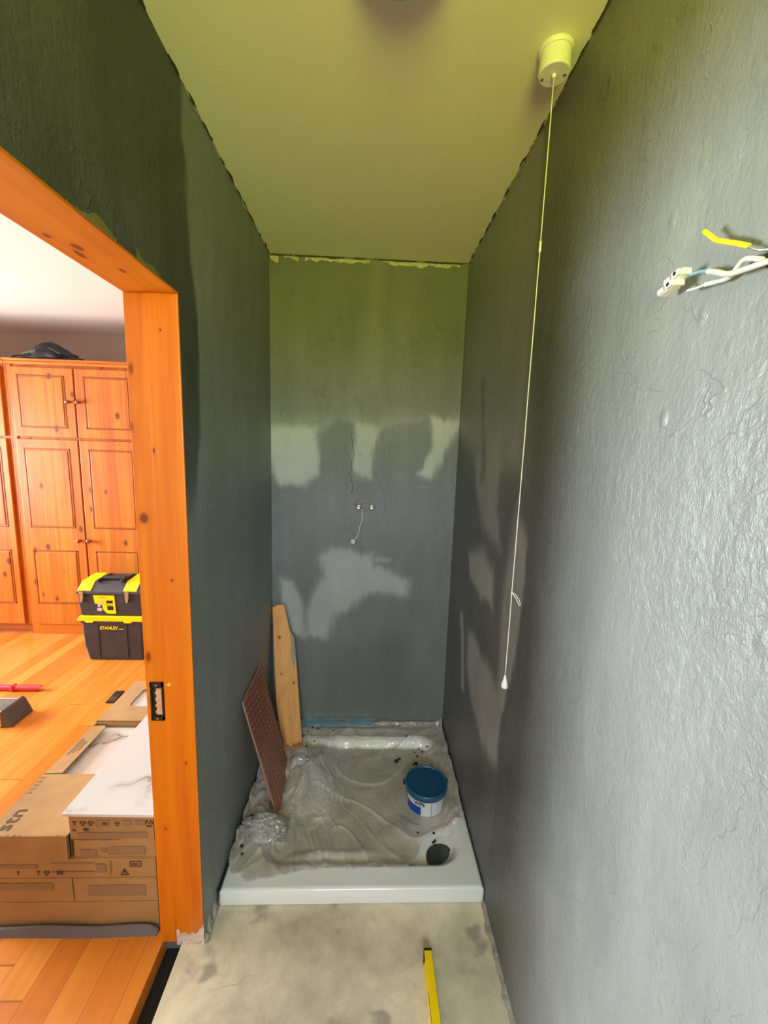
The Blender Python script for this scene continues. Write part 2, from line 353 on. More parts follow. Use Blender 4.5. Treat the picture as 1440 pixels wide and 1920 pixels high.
M_metal = plain('worn_steel', (0.55, 0.52, 0.47), 0.3, metal=0.9, var=0.3, vs_=60); M_chrome = plain('chrome', (0.85, 0.85, 0.85), 0.10, metal=1.0, var=0.02)
M_greyp = plain('grey_metal', (0.22, 0.22, 0.23), 0.35, metal=0.4, var=0.4, vs_=25); M_red = plain('red_plastic', (0.72, 0.03, 0.04), 0.35)
M_cord = plain('cream_cord', (0.78, 0.76, 0.66), 0.7, var=0.05); M_sheath = plain('white_cable_sheath', (0.62, 0.64, 0.60), 0.5, var=0.08)
M_bluew = plain('light_blue_insulation', (0.20, 0.38, 0.50), 0.5); M_brnw = plain('brown_insulation', (0.10, 0.05, 0.035), 0.5); M_yelw = plain('yellow_insulation', (0.90, 0.72, 0.02), 0.45)
M_cop = plain('bare_wire', (0.65, 0.60, 0.50), 0.3, metal=0.8)
M_navy = plain('blue_lid_plastic', (0.002, 0.060, 0.145), 0.42, var=0.08, coat=0.1); M_navy2 = plain('blue_rim_plastic', (0.006, 0.090, 0.190), 0.3, coat=0.3); M_label = plain('bucket_label_white', (0.66, 0.68, 0.68), 0.35, var=0.02); M_blue = plain('bucket_label_blue', (0.0, 0.06, 0.36), 0.35)
M_tub = plain('translucent_tub', (0.50, 0.51, 0.47), 0.35, var=0.05)
M_bag = plain('black_fabric_bag', (0.018, 0.017, 0.022), 0.6, var=0.5, bump=0.4, bs=40); M_bagstrap = plain('grey_green_strap', (0.10, 0.13, 0.11), 0.7)
M_board = pine('sawn_softwood', (0.86, 0.44, 0.14), (0.68, 0.28, 0.07), (0.12, 0.045, 0.02), 'z', 0.6, grain=1.2, coat=0, knots=[((0.045, -0.05, 0.575), 0.010, 0.013), ((0.135, -0.17, 0.07), 0.010, 0.012), ((0.062, -0.09, 0.40), 0.005, 0.008), ((0.125, -0.1, 0.36), 0.006, 0.008)])
M_carpet = plain('grey_felt', (0.16, 0.145, 0.15), 0.95, var=0.3, vs_=200, bump=0.5, bs=300)
M_film = film('clear_dust_sheet', (0.97, 0.88, 0.81), 0.37, 0.09); M_film2 = film('clear_dust_sheet_bunched', (0.84, 0.80, 0.74), 0.26, 0.12)
M_bluefilm = film('blue_masking_film', (0.16, 0.32, 0.45), 0.75)
M_grout = rubble('crumbling_mortar', (0.42, 0.40, 0.33)); M_edge = rubble('ragged_wall_paint', (0.075, 0.080, 0.055)); M_ragged = rubble('pale_filler', (0.62, 0.60, 0.44)); M_crumb = rubble('dark_crumb', (0.055, 0.035, 0.032)); M_crack = plain('crack_shade', (0.05, 0.053, 0.052), 0.9)
M_raw = rubble('bare_plaster', (0.78, 0.62, 0.52))

# phenolic panel: red-brown with a pale wire-mesh emboss
def phenolic():
    t = NT('brown_film_faced_panel').set(0.38, 0.5, 0, 0.1)
    sx = t.n('ShaderNodeSeparateXYZ'); t.l(t.pos(), sx.inputs[0])
    a = t.math('ADD', t.math('MULTIPLY', sx.outputs[2], 42.0), t.math('MULTIPLY', sx.outputs[1], 6.0)); b = t.math('ADD', t.math('MULTIPLY', sx.outputs[1], 30.0), t.math('MULTIPLY', sx.outputs[2], 3.0))
    fa = t.math('ABSOLUTE', t.math('SUBTRACT', t.math('FRACT', a), 0.5)); fb = t.math('ABSOLUTE', t.math('SUBTRACT', t.math('FRACT', b), 0.5))
    la = t.math('MULTIPLY', t.ramp(fa, [(0.05, 1.0), (0.12, 0.0)]), t.ramp(fb, [(0.26, 1.0), (0.34, 0.0)])); lb = t.ramp(fb, [(0.0, 0.7), (0.06, 0.0)])
    n = t.noise(t.pos(), 12, 3); g = t.ramp(n, [(0.36, 0.1), (0.6, 0.75)])
    f = t.math('MULTIPLY', t.math('MAXIMUM', la, t.math('MULTIPLY', lb, 0.4)), g)
    base = t.ramp(t.noise(t.pos(), 5, 4), [(0.3, (0.20, 0.050, 0.024)), (0.7, (0.30, 0.088, 0.045))])
    t.col(t.mix(f, base, (0.62, 0.42, 0.34))); t.bump(f, 0.3, 0.002); return t.m
M_pheno = phenolic()

# ------------------------------------------------------------------ wall grids with painted tone patches
def sd_poly(px, py, poly):
    d = np.full(px.shape, 1e9); inside = np.zeros(px.shape, bool); n = len(poly)
    for i in range(n):
        ax, ay = poly[i]; bx, by = poly[(i+1) % n]; ex, ey = bx-ax, by-ay; wx, wy = px-ax, py-ay
        t = np.clip((wx*ex+wy*ey)/(ex*ex+ey*ey+1e-12), 0, 1); d = np.minimum(d, (wx-ex*t)**2+(wy-ey*t)**2)
        c = ((ay > py) != (by > py)) & (px < (bx-ax)*(py-ay)/((by-ay) if by != ay else 1e-9)+ax); inside ^= c
    return np.where(inside, 1, -1)*np.sqrt(d)
def grid_wall(bm, f, u0, u1, v0, v1, step, tone, layer, flip=False):
    nu = max(1, int(round((u1-u0)/step))); nv = max(1, int(round((v1-v0)/step)))
    U, V = np.meshgrid(np.linspace(u0, u1, nu+1), np.linspace(v0, v1, nv+1), indexing='ij')
    DU = np.zeros(U.shape); DV = np.zeros(U.shape)
    for i in range(nu+1):
        for j in range(nv+1):
            a, b = U[i, j], V[i, j]
            DU[i, j] = nz(a*9, b*5, 1.7)*0.022+nz(a*60, b*14, 4.1)*0.012; DV[i, j] = nz(a*9, b*5, 8.3)*0.03+nz(a*50, b*9, 2.2)*0.014
    T = tone(U+DU, V+DV, U, V)
    vs_ = [[bm.verts.new(f(U[i, j], V[i, j])) for j in range(nv+1)] for i in range(nu+1)]
    for i in range(nu+1):
        for j in range(nv+1): vs_[i][j][layer] = float(T[i, j])
    for i in range(nu):
        for j in range(nv):
            q = (vs_[i][j], vs_[i+1][j], vs_[i+1][j+1], vs_[i][j+1]); bm.faces.new(q[::-1] if flip else q)
def ss(x, a, b): t = np.clip((x-a)/(b-a), 0, 1); return t*t*(3-2*t)
def patches(u, v, base, items):
    T = np.full(u.shape, base) if np.isscalar(base) else base.copy()
    for poly, tone, soft in items:
        k = ss(sd_poly(u, v, poly), -soft*1.6, soft*1.6); T = T*(1-k)+tone*k
    return T
BACK = [
 ([(0.38, 1.75), (0.51, 1.78), (0.50, 2.37), (0.47, 2.37)], 0.50, 0.03),
 ([(-0.02, 1.66), (0.95, 1.70), (0.95, 1.63), (0.75, 1.60), (0.5, 1.58), (-0.02, 1.55)], 0.62, 0.03),
 ([(-0.02, 1.60), (0.213, 1.60), (0.224, 1.396), (0.138, 1.326), (0.041, 1.333), (-0.02, 1.438)], 0.98, 0.018),
 ([(0.384, 1.64), (0.499, 1.64), (0.486, 1.385), (0.438, 1.368), (0.378, 1.42)], 0.88, 0.014),
 ([(0.755, 1.699), (0.92, 1.656), (0.833, 1.511), (0.781, 1.369), (0.716, 1.401), (0.755, 1.509)], 0.98, 0.014),
 ([(0.223, 1.568), (0.308, 1.66), (0.384, 1.63), (0.377, 1.497), (0.381, 1.303), (0.311, 1.399), (0.234, 1.397)], 0.42, 0.012),
 ([(0.509, 1.615), (0.747, 1.68), (0.762, 1.557), (0.739, 1.431), (0.642, 1.399), (0.505, 1.405), (0.483, 1.5)], 0.44, 0.012),
 ([(0.227, 0.988), (0.296, 1.04), (0.436, 1.003), (0.507, 1.004), (0.52, 0.93), (0.683, 0.883), (0.686, 0.793), (0.482, 0.784), (0.382, 0.707), (0.311, 0.652), (0.267, 0.537), (0.159, 0.563), (0.169, 0.704), (0.248, 0.864)], 0.84, 0.02),
 ([(0.038, 0.88), (0.108, 0.85), (0.158, 0.725), (0.154, 0.541), (0.098, 0.573), (0.048, 0.765)], 0.88, 0.014),
 ([(0.517, 0.973), (0.583, 0.975), (0.584, 0.95), (0.518, 0.942)], 0.72, 0.006),
 ([(0.25, -0.02), (0.80, -0.02), (0.80, 0.3), (0.66, 0.62), (0.45, 0.64), (0.30, 0.4)], 0.36, 0.06)]
RIGHT = [
 ([(-0.316, 1.112), (-0.518, 1.185), (-0.683, 1.119), (-0.704, 0.986), (-0.54, 0.982), (-0.374, 1.024)], 0.86, 0.02),
 ([(-0.02, 1.62), (-0.30, 1.50), (-0.86, 1.46), (-0.84, 2.40), (0.02, 2.40)], 0.62, 0.03),
 ([(-0.326, 1.468), (-0.547, 1.589), (-0.682, 1.489), (-0.658, 1.32), (-0.748, 1.205), (-0.505, 1.236)], 0.70, 0.02),
 ([(-0.36, 1.80), (-0.41, 1.79), (-0.50, 1.42), (-0.44, 1.40)], 0.34, 0.012),
 ([(-0.239, 0.822), (-0.300, 0.826), (-0.399, 0.518), (-0.345, 0.50)], 0.80, 0.008),
 ([(-0.380, 0.79), (-0.70, 0.80), (-0.88, 0.70), (-0.86, 0.56), (-0.70, 0.45), (-0.50, 0.55), (-0.40, 0.62)], 0.78, 0.02),
 ([(-0.84, 1.36), (-0.95, 1.30), (-1.0, 0.95), (-0.99, 0.83), (-0.93, 0.72), (-0.84, 0.66), (-0.79, 0.74), (-0.78, 1.10)], 0.76, 0.02)]
def toneB(u, v, U, V): return patches(u, v, 0.46-0.07*ss(v, 1.62, 1.8), BACK)
def toneR(u, v, U, V):
    edge = -0.83-0.12*ss(2.3-v, 0.0, 1.1)+0.09*ss(1.15-v, 0.0, 0.5)
    T = 0.30+0.0*u
    T = patches(u, v, T, RIGHT)
    k = ss(edge-u, -0.012, 0.010); fresh_doorlit = 0.24+0.44*ss(-0.95-u, 0.0, 0.45); return T*(1-k)+fresh_doorlit*k  # fresh dark paint, its tone raised toward the near end to imitate doorway light
def toneL(u, v, U, V):
    edge = -0.872+0.045*ss(2.1-v, 0.0, 0.3)-0.03*ss(1.7-v, 0, 0.35)-0.06*ss(1.5-v, 0.0, 0.3)
    k = ss(edge-u, -0.012, 0.012)*ss(v, 1.25, 1.5); return 0.60*(1-k)+0.11*k

def sheet(name, pieces, tone, mat, slabs, f, flip):
    bm = NB(); L = bm.verts.layers.float.new('tone')
    for (a, b, c, d) in pieces: grid_wall(bm, f, a, b, c, d, 0.0105, tone, L, flip)
    for s in slabs:
        for v in box(bm, *s): v[L] = 0.44
    o = obj(name, bm, mat, kind='structure', smooth=False); return o
sheet('wall_back', [(0, W, 0, H)], toneB, M_wallB, [(-0.002, W+0.002, 0.001, 0.12, -0.1, H+0.1)], lambda u, v: (u, 0, v), False)
sheet('wall_right', [(YB, 0, 0, H)], toneR, M_wallR, [(W+0.001, W+0.12, YB, 0.12, -0.1, H+0.1)], lambda u, v: (W, u, v), True)
YL = YJ+0.028
sheet('wall_left', [(YJ+0.004, 0, 0, H), (-1.80, YJ+0.004, HD+0.004, H), (YB, -1.80, 0, H)], toneL, M_wallL,
      [(-TW, -0.001, YL, 0.0, -0.1, H+0.1), (-TW, -0.001, -1.80, YL, HD+0.028, H+0.1), (-TW, -0.001, YB, -1.80, -0.1, H+0.1)], lambda u, v: (0, u, v), False)
obj('ceiling', B(-0.0, W, YB, 0, H, H+0.12), M_ceil, kind='structure')
bm = NB(); nx, ny = 40, 130
box(bm, -0.068, W, YB, 0, -0.1, 0)
obj('floor', bm, M_conc, kind='structure')
# wall behind the camera with its window opening
bm = NB()
box(bm, -TW, W+0.12, YB-0.12, YB, -0.1, WZ0); box(bm, -TW, W+0.12, YB-0.12, YB, WZ1, H+0.1); box(bm, -TW, WX0, YB-0.12, YB, WZ0, WZ1); box(bm, WX1, W+0.12, YB-0.12, YB, WZ0, WZ1)
obj('wall_rear', bm, M_room, kind='structure')
win = thing('window_1', None, None, ((WX0+WX1)/2, YB-0.05, WZ0), kind='structure')
bm = NB()
for a in ((WX0, WX0+0.04, WZ0, WZ1), (WX1-0.04, WX1, WZ0, WZ1), (WX0, WX1, WZ0, WZ0+0.04), (WX0, WX1, WZ1-0.04, WZ1)): box(bm, a[0], a[1], YB-0.09, YB-0.04, a[2], a[3])
obj('window_frame', bm, M_white, win)

# bedroom shell
BX = -4.1
obj('floor_bedroom', B(BX, -0.128, -3.0, 1.8, -0.12, 0.0), M_floor, kind='structure').name = 'floor.001'
obj('trim_1', B(-0.128, -0.0681, YB, -0.90, -0.12, -0.055), M_dark, kind='structure')
obj('ceiling', B(BX, -TW, -3.0, 1.8, 2.40, 2.52), M_bedceil, kind='structure')
obj('wall_far', B(BX, -TW, 1.75, 1.87, -0.03, 2.5), M_bedwall, kind='structure')
obj('wall_left', B(BX-0.12, BX, -3.0, 1.8, -0.03, 2.5), M_bedwall, kind='structure')
obj('wall_rear', B(BX, -TW, -3.12, -3.0, -0.03, 2.5), M_bedwall, kind='structure')
obj('wall_right', B(-TW-0.0, -TW+0.05, 0.0, 1.87, -0.03, 2.5), M_bedwall, kind='structure')

# door lining
door = thing('door_1', None, None, (-TW/2, YJ, 0), kind='structure')
obj('jamb', B(-TW-0.006, -0.0815, YJ+0.006, YL, -0.0, HD), M_jamb, door, bevel=0.002)
obj('door_stop', B(-0.081, -0.0006, YJ, YL, 0.0, HD), M_jamb, door, bevel=0.003)
obj('head_lining', B(-TW-0.006, -0.0006, -1.80, YL, HD, HD+0.028), M_head, door, bevel=0.002)
obj('far_jamb', B(-TW-0.006, 0.0015, -1.80, -1.772, 0.0, HD), M_jamb, door, bevel=0.002)
# paint-stripped foot of the stop
bm = NB(); poly = [(-0.081, 0.0)]
for k in range(15):
    x = -0.081+0.0825*k/14; poly.append((x, 0.050+0.012*nz(k*0.9, 3.3)+(0.018 if k > 11 else 0)+(0.006 if k < 2 else 0)-0.012*math.sin(k/14*3.1)))
poly.append((0.0015, 0.0)); prism(bm, poly, lambda u, v: (u, YJ-0.0012, v), (0, 0.0011, 0)); obj('stripped_patch', bm, M_raw, door, label='pale patch where the stain is stripped off')
# strike box
bm = NB(); z0, z1, xa, xb = 0.752, 0.866, -0.1195, -0.0845
yp = YJ+0.003
for a in ((xa, xa+0.004, z0, z1), (xb-0.004, xb, z0, z1), (xa, xb, z0, z0+0.012), (xa, xb, z1-0.012, z1)): box(bm, a[0], a[1], yp-0.003, yp+0.004, a[2], a[3])
box(bm, xa, xb, yp+0.001, yp+0.0035, z0, z1)
st = obj('strike_box', bm, M_black, door, label='black keep let into the lining')
bm = NB(); box(bm, xb-0.019, xb-0.005, yp-0.0015, yp+0.0012, z0+0.018, z1-0.018)
for k in range(4): box(bm, xb-0.022, xb-0.019, yp-0.0015, yp+0.0012, z0+0.022+k*0.019, z0+0.030+k*0.019)
obj('latch_insert', bm, plain('bare_wood_insert', (0.62, 0.34, 0.18), 0.7, var=0.3, vs_=80), st)
for zz in (z0+0.007, z1-0.007):
    bm = NB(); lathe(bm, [(0.0028, -0.0045), (0.0028, -0.002)], ((xa+xb)/2, yp, zz), 12, 'y'); obj('screw', bm, M_metal, st)
bm = NB(); lathe(bm, [(0.005, -0.0018), (0.005, 0.001)], (-0.066, YJ, 0.862), 16, 'y'); obj('screw_plug', bm, plain('pale_plug', (0.85, 0.45, 0.12), 0.5), door)

# ragged paint and mortar at the edges of the setting
def ribbon(name, mat, f, n, wmin, wmax, seed, kind='structure', thick=0.002, gap=0.0):
    bm = NB(); prev = None
    for i in range(n+1):
        t = i/n; wd = wmin+(wmax-wmin)*max(0, 0.45+nz(t*n*0.11, seed)*1.2+0.25*nz(t*n*0.45, seed+5))
        on = nz(t*n*0.07, seed+9) > gap
        a = Vector(f(t, 0, 0)); b = Vector(f(t, wd, 0)); c = Vector(f(t, wd, thick)); d = Vector(f(t, 0, thick))
        cur = [bm.verts.new(p) for p in (a, b, c, d)]
        if prev and on:
            for k in range(4): bm.faces.new((prev[k], prev[(k+1) % 4], cur[(k+1) % 4], cur[k]))
        prev = cur
    bmesh.ops.delete(bm, geom=[v for v in bm.verts if not v.link_faces], context='VERTS')
    bmesh.ops.recalc_face_normals(bm, faces=bm.faces); return obj(name, bm, mat, kind=kind)
ribbon('trim_2', M_ragged, lambda t, w_, d: (0.005+0.89*t, -d-0.0005, H-0.010-w_), 150, 0.003, 0.026, 1.0, gap=-0.12)
ribbon('trim_3', M_crack, lambda t, w_, d: (0.005+0.89*t, -d-0.001, H-0.002-w_*0.5), 160, 0.004, 0.020, 4.0, gap=-0.2)
ribbon('trim_4', M_edge, lambda t, w_, d: (0.0+w_, -0.01-1.3*t, H-0.0005-d), 240, 0.0, 0.007, 14.0, gap=-0.15)
ribbon('trim_5', M_edge, lambda t, w_, d: (W-w_, -0.01-1.2*t, H-0.0005-d), 240, 0.0, 0.007, 21.0, gap=-0.15)
ribbon('trim_6', M_ragged, lambda t, w_, d: (0.0005+d, -0.01-0.95*t, H-0.001-w_), 200, 0.0, 0.010, 31.0, gap=0.05)
ribbon('trim_7', M_ragged, lambda t, w_, d: (W-0.0005-d, -0.01-0.95*t, H-0.001-w_), 200, 0.0, 0.012, 37.0, gap=0.0)
ribbon('trim_8', plain('old_cream_paint', (0.20, 0.17, 0.06), 0.6), lambda t, w_, d: (0.0008+d, YJ-0.35*t-0.0, HD+0.001+w_), 60, 0.0, 0.022, 44.0, gap=-0.05)
def edge_mortar(name, y0, y1, x, sgn, mat, seed, wmax=0.022, hmax=0.005, n=160):
    bm = NB(); prev = None
    for i in range(n+1):
        y = y0+(y1-y0)*i/n; a = 0.3+0.7*abs(nz(y*18, seed)*1.6); ww = 0.004+wmax*a; hh = 0.002+hmax*abs(nz(y*24, seed+3)*1.8)+0.003
        cur = [bm.verts.new(p) for p in ((x, y, 0), (x, y, hh*1.6), (x+sgn*ww*0.5, y, hh), (x+sgn*ww, y, 0.0005))]
        if prev:
            for k in range(3): bm.faces.new((prev[k], cur[k], cur[k+1], prev[k+1]))
        prev = cur
    bmesh.ops.recalc_face_normals(bm, faces=bm.faces); return obj(name, bm, mat, kind='structure')
edge_mortar('trim_9', -0.835, -2.2, W, -1, M_grout, 2.0)
edge_mortar('trim_10', -0.835, -0.94, 0.0, 1, M_grout, 6.0, 0.02, 0.03, 30)
# cracks in the back wall
def crack(path, r, name='crack', par=None):
    pts = []
    for i in range(len(path)-1):
        (a, b), (c, d) = path[i], path[i+1]
        for k in range(8):
            t = k/8; x = a+(c-a)*t; z = b+(d-b)*t; pts.append((x+0.006*nz(x*70, z*70, 5), -0.0008, z+0.004*nz(x*70, z*70, 9)))
    bm = NB(); tube(bm, pts, [r*0.7*(0.5+0.9*abs(nz(i*0.4, 2))) for i in range(len(pts))], 5); return bm
wb = bpy.data.objects['wall_back']
for pth, r in (([(0.38, 1.60), (0.394, 1.488), (0.377, 1.401), (0.393, 1.343), (0.386, 1.298)], 0.0024), ([(0.495, 1.404), (0.536, 1.337), (0.558, 1.269), (0.556, 1.189)], 0.0012), ([(0.383, 1.184), (0.394, 1.114), (0.415, 1.074)], 0.0012), ([(0.445, 1.044), (0.442, 0.961)], 0.0014), ([(0.51, 1.0), (0.512, 0.93)], 0.0012)):
    obj('crack', crack(pth, r), M_crack, wb)
obj('scratch', crack([(0.703, 1.347), (0.783, 1.337)], 0.0016), M_ragged, wb)

# ------------------------------------------------------------------ shower tray
TD = -0.8334; ZT = 0.0573
BXc, BYc, BHX, BHY, BR = 0.475, -0.428, 0.377, 0.330, 0.10
def basin_sd(x, y):
    qx, qy = abs(x-BXc)-(BHX-BR), abs(y-BYc)-(BHY-BR)
    return math.hypot(max(qx, 0), max(qy, 0))+min(max(qx, qy), 0)-BR
def sst(x): x = min(1, max(0, x)); return x*x*(3-2*x)
def tray_z(x, y):
    d = -basin_sd(x, y); z = ZT-0.006*sst(d/0.008)-0.036*sst((d-0.004)/0.040)
    e = min(x-0.010, 0.897-x, y-TD); z -= 0.006*(1-sst(e/0.008)) if e < 0.008 else 0
    return z
tray = thing('shower_tray', 'white enamelled square shower tray filling the floor of the alcove', 'shower tray', (0.4535, -0.41, 0))
bm = NB(); nx, ny = 178, 166
X = [0.010+0.887*i/nx for i in range(nx+1)]; Y = [TD+(0.8334-0.004)*j/ny for j in range(ny+1)]
g = [[bm.verts.new((x, y, tray_z(x, y))) for y in Y] for x in X]
for i in range(nx):
    for j in range(ny): bm.faces.new((g[i][j], g[i+1][j], g[i+1][j+1], g[i][j+1]))
bot = {}
def dn(v):
    if v not in bot: bot[v] = bm.verts.new((v.co.x, v.co.y, 0.001))
    return bot[v]
for i in range(nx):
    a, b = g[i][0], g[i+1][0]; bm.faces.new((dn(a), dn(b), b, a)); a, b = g[i][ny], g[i+1][ny]; bm.faces.new((a, b, dn(b), dn(a)))
for j in range(ny):
    a, b = g[0][j], g[0][j+1]; bm.faces.new((a, b, dn(b), dn(a))); a, b = g[nx][j], g[nx][j+1]; bm.faces.new((dn(a), dn(b), b, a))
obj('tray_body', bm, M_enamel, tray, smooth=True)
bm = NB(); lathe(bm, [(0.056, 0.0), (0.056, 0.004), (0.050, 0.0055), (0.046, 0.003), (0.0, 0.003)], (0.776, -0.695, tray_z(0.776, -0.695)), 40, cap0=True, cap1=False)
dr = obj('waste_cover', bm, plain('grey_chrome_waste', (0.13, 0.14, 0.13), 0.22, metal=0.7, var=0.5, vs_=30), tray, smooth=True)
# dark sealant gap lines around the tray
bm = NB(); tube(bm, [(0.005, -0.83, 0.050), (0.005, -0.5, 0.056), (0.005, -0.01, 0.058)], 0.005, 6); tube(bm, [(0.8985, -0.83, 0.045), (0.8985, -0.4, 0.056), (0.8985, -0.01, 0.060)], 0.0028, 6); tube(bm, [(0.01, -0.003, 0.062), (0.89, -0.003, 0.062)], 0.004, 6)
obj('perimeter_joint', bm, M_dark, tray)

# ------------------------------------------------------------------ plastic film in the tray
def film_z(x, y):
    h = 0.003
    wx, wy = nz(x*2.6, y*2.6, 4.4), nz(x*2.6, y*2.6, 9.4)
    r1 = max(0, 1-abs(nz(x*3.4+wx*1.5, y*4.5+wy*1.5, 3.1))*3.2); r2 = max(0, 1-abs(nz(x*7.5+wx*2.5, y*5.5+wy*2.5, 7.7))*3.6); r3 = max(0, 1-abs(nz(x*19+wx*5, y*15+wy*5, 1.2))*2.8)
    left = sst((0.44-x)/0.25)
    h += 0.008*r1**4+0.004*r2**4+(0.001+0.006*left)*r3**2+0.008*(0.5+0.5*nz(x*6, y*6, 2.0))
    def bump(cx, cy, sx, sy, a, hh):
        ca, sa = math.cos(a), math.sin(a); dx, dy = x-cx, y-cy; u = (dx*ca+dy*sa)/sx; v = (-dx*sa+dy*ca)/sy; return hh*math.exp(-(u*u+v*v))
    # two tents of gathered film with pleats running down from the peak
    for (cx_, cy_, R_x, R_y, hh, np_, sd) in ((0.235, -0.335, 0.19, 0.25, 0.135, 5, 1.0), (0.12, -0.60, 0.13, 0.12, 0.07, 6, 5.0)):
        dx, dy = (x-cx_)/R_x, (y-cy_)/R_y; rho = math.hypot(dx, dy)
        if rho < 1:
            th = math.atan2(dy, dx); pl = 1-abs(((th*np_/math.pi+1.6*nz(rho*1.5, th, sd)+4) % 2)-1); h += hh*(1-rho)**1.15*(0.62+0.38*pl**0.7)*(0.9+0.25*nz(x*9, y*9, sd))
    h += bump(0.36, -0.70, 0.17, 0.025, 0.05, 0.028); h += bump(0.17, -0.27, 0.04, 0.10, 0.1, 0.05); h += bump(0.60, -0.60, 0.10, 0.05, 0.5, 0.018); h += bump(0.80, -0.60, 0.08, 0.018, 0.3, 0.020); h += bump(0.5, -0.05, 0.4, 0.02, 0, 0.010)
    h += bump(0.06, -0.45, 0.03, 0.2, 0, 0.02)
    # flattened under the bucket
    d = math.hypot(x-0.750, y+0.450); h *= 0.12+0.88*sst((d-0.085)/0.05) if d < 0.14 else 1
    return h
def in_poly(x, y, poly):
    c = False; n = len(poly)
    for i in range(n):
        x1, y1 = poly[i]; x2, y2 = poly[(i+1) % n]
        if (y1 > y) != (y2 > y) and x < (x2-x1)*(y-y1)/(y2-y1)+x1: c = not c
    return c
FILM = [(0.012, -0.006), (0.89, -0.006), (0.893, -0.56), (0.855, -0.605), (0.78, -0.618), (0.71, -0.640), (0.685, -0.70), (0.64, -0.765), (0.52, -0.775), (0.41, -0.768), (0.26, -0.780), (0.17, -0.80), (0.11, -0.812), (0.03, -0.795), (0.012, -0.70)]
bm = NB(); nx, ny = 300, 270; vv = {}
def fv(i, j):
    if (i, j) not in vv:
        x = 0.012+0.881*i/nx; y = -0.82+0.814*j/ny; x2 = x+0.004*nz(x*30, y*30, 5); z = max(tray_z(min(max(x, 0.012), 0.895), y)+film_z(x, y), 0.024)
        z += 0.05*sst((0.03-x)/0.02)*(0.6+nz(y*14, 2)) if x < 0.03 and y < -0.2 else 0
        z += 0.022*sst((x-0.872)/0.02)*(0.8+1.2*nz(y*16, 8)) if x > 0.872 else 0
        z += 0.02*sst((y+0.03)/0.02) if y > -0.03 else 0
        vv[(i, j)] = bm.verts.new((min(max(x2, 0.012), 0.893), y, z))
    return vv[(i, j)]
for i in range(nx):
    for j in range(ny):
        x = 0.012+0.881*(i+0.5)/nx; y = -0.82+0.814*(j+0.5)/ny
        if in_poly(x+0.012*nz(x*14, y*14, 2.2), y+0.012*nz(x*14, y*14, 7.2), FILM): bm.faces.new((fv(i, j), fv(i+1, j), fv(i+1, j+1), fv(i, j+1)))
obj('plastic_sheet', bm, M_film, None, smooth=True, label='clear wrinkled plastic sheet spread over the white shower tray', cat='plastic sheet')
# bunched film by the boards
def crumple(name, c, s, seed, label, mat=None):
    bm = NB(); bmesh.ops.create_icosphere(bm, subdivisions=5, radius=1.0)
    for v in bm.verts:
        p = v.co.normalized(); a = 1-abs(noise.noise(Vector((p.x*1.4, p.y*2.6, p.z*2.6))+Vector((seed, 0, 0))))*1.6; b = 1-abs(noise.noise(Vector((p.x*2.0, p.y*5.0, p.z*5.0))+Vector((0, seed, 0))))*1.6
        k = 0.55+0.30*a+0.16*b; q = p*k
        v.co = Vector((c[0]+q.x*s[0], c[1]+q.y*s[1], c[2]+max(q.z, -0.35)*s[2]))
    return obj(name, bm, mat or M_film2, None, smooth=True, label=label, cat='plastic film', base=(c[0], c[1], c[2]-0.35*s[2]))
crumple('bunched_film', (0.105, -0.640, 0.085), (0.10, 0.055, 0.065), 9.0, 'balled clear film on the front left corner of the tray')
# blue film at the rear rim
bm = NB(); prev = None; n = 90
for i in range(n+1):
    x = 0.10+0.44*i/n; w_ = 0.030+0.010*nz(x*20, 1); hh = 0.004+0.008*abs(nz(x*24, 5))
    cur = [bm.verts.new(p) for p in ((x, -0.004, 0.104+0.005*nz(x*30, 3)), (x, -0.012, 0.096+hh), (x, -0.012-w_*0.5, 0.094+hh), (x, -0.014-w_, 0.080+hh*0.5))]
    if prev:
        for k in range(3): bm.faces.new((prev[k], cur[k], cur[k+1], prev[k+1]))
    prev = cur
obj('masking_film', bm, M_bluefilm, None, smooth=True, label='strip of blue masking film along the rear rim of the tray', cat='masking film')
# crumbs of plaster
def crumb(x, y, r, label, group, k):
    bm = NB(); bmesh.ops.create_icosphere(bm, subdivisions=1, radius=r)
    z = tray_z(x, y)+(film_z(x, y) if in_poly(x, y, FILM) else 0)+r*0.3
    for v in bm.verts: v.co = Vector((v.co.x*(1+0.5*nz(k, 1)), v.co.y*(1+0.5*nz(k, 2)), v.co.z*0.5))*(1+0.4*nz(v.co.x*300, v.co.y*300, k))+Vector((x, y, z))
    return obj('plaster_crumb', bm, M_crumb, None, label=label, cat='crumb', group=group, base=(x, y, z-r*0.5))
for k, (x, y, r) in enumerate([(0.70, -0.10, .005), (0.735, -0.16, .006), (0.745, -0.19, .007), (0.775, -0.155, .006), (0.79, -0.20, .004), (0.735, -0.235, .010), (0.76, -0.135, .005), (0.64, -0.22, .012), (0.655, -0.205, .009), (0.80, -0.14, .006), (0.81, -0.24, .004), (0.72, -0.24, .006)]):
    crumb(x, y, r, 'small dark crumb on the film behind the blue-lidded tub', 'crumbs behind the tub', k)
for k, (x, y, r) in enumerate([(0.24, -0.045, .006), (0.19, -0.07, .005), (0.21, -0.04, .006), (0.32, -0.06, .005), (0.23, -0.12, .005), (0.26, -0.03, .004), (0.195, -0.16, .006), (0.17, -0.10, .005)]):
    crumb(x, y, r, 'small dark crumb on the film right of the pale wooden board', 'crumbs by the wooden board', k+20)
for k, (x, y, r) in enumerate([(0.765, -0.625, .006), (0.757, -0.632, .007), (0.760, -0.617, .006), (0.70, -0.60, .005)]):
    crumb(x, y, r, 'dark plaster fleck between the tub and the waste cover', 'flecks by the waste cover', k+40)
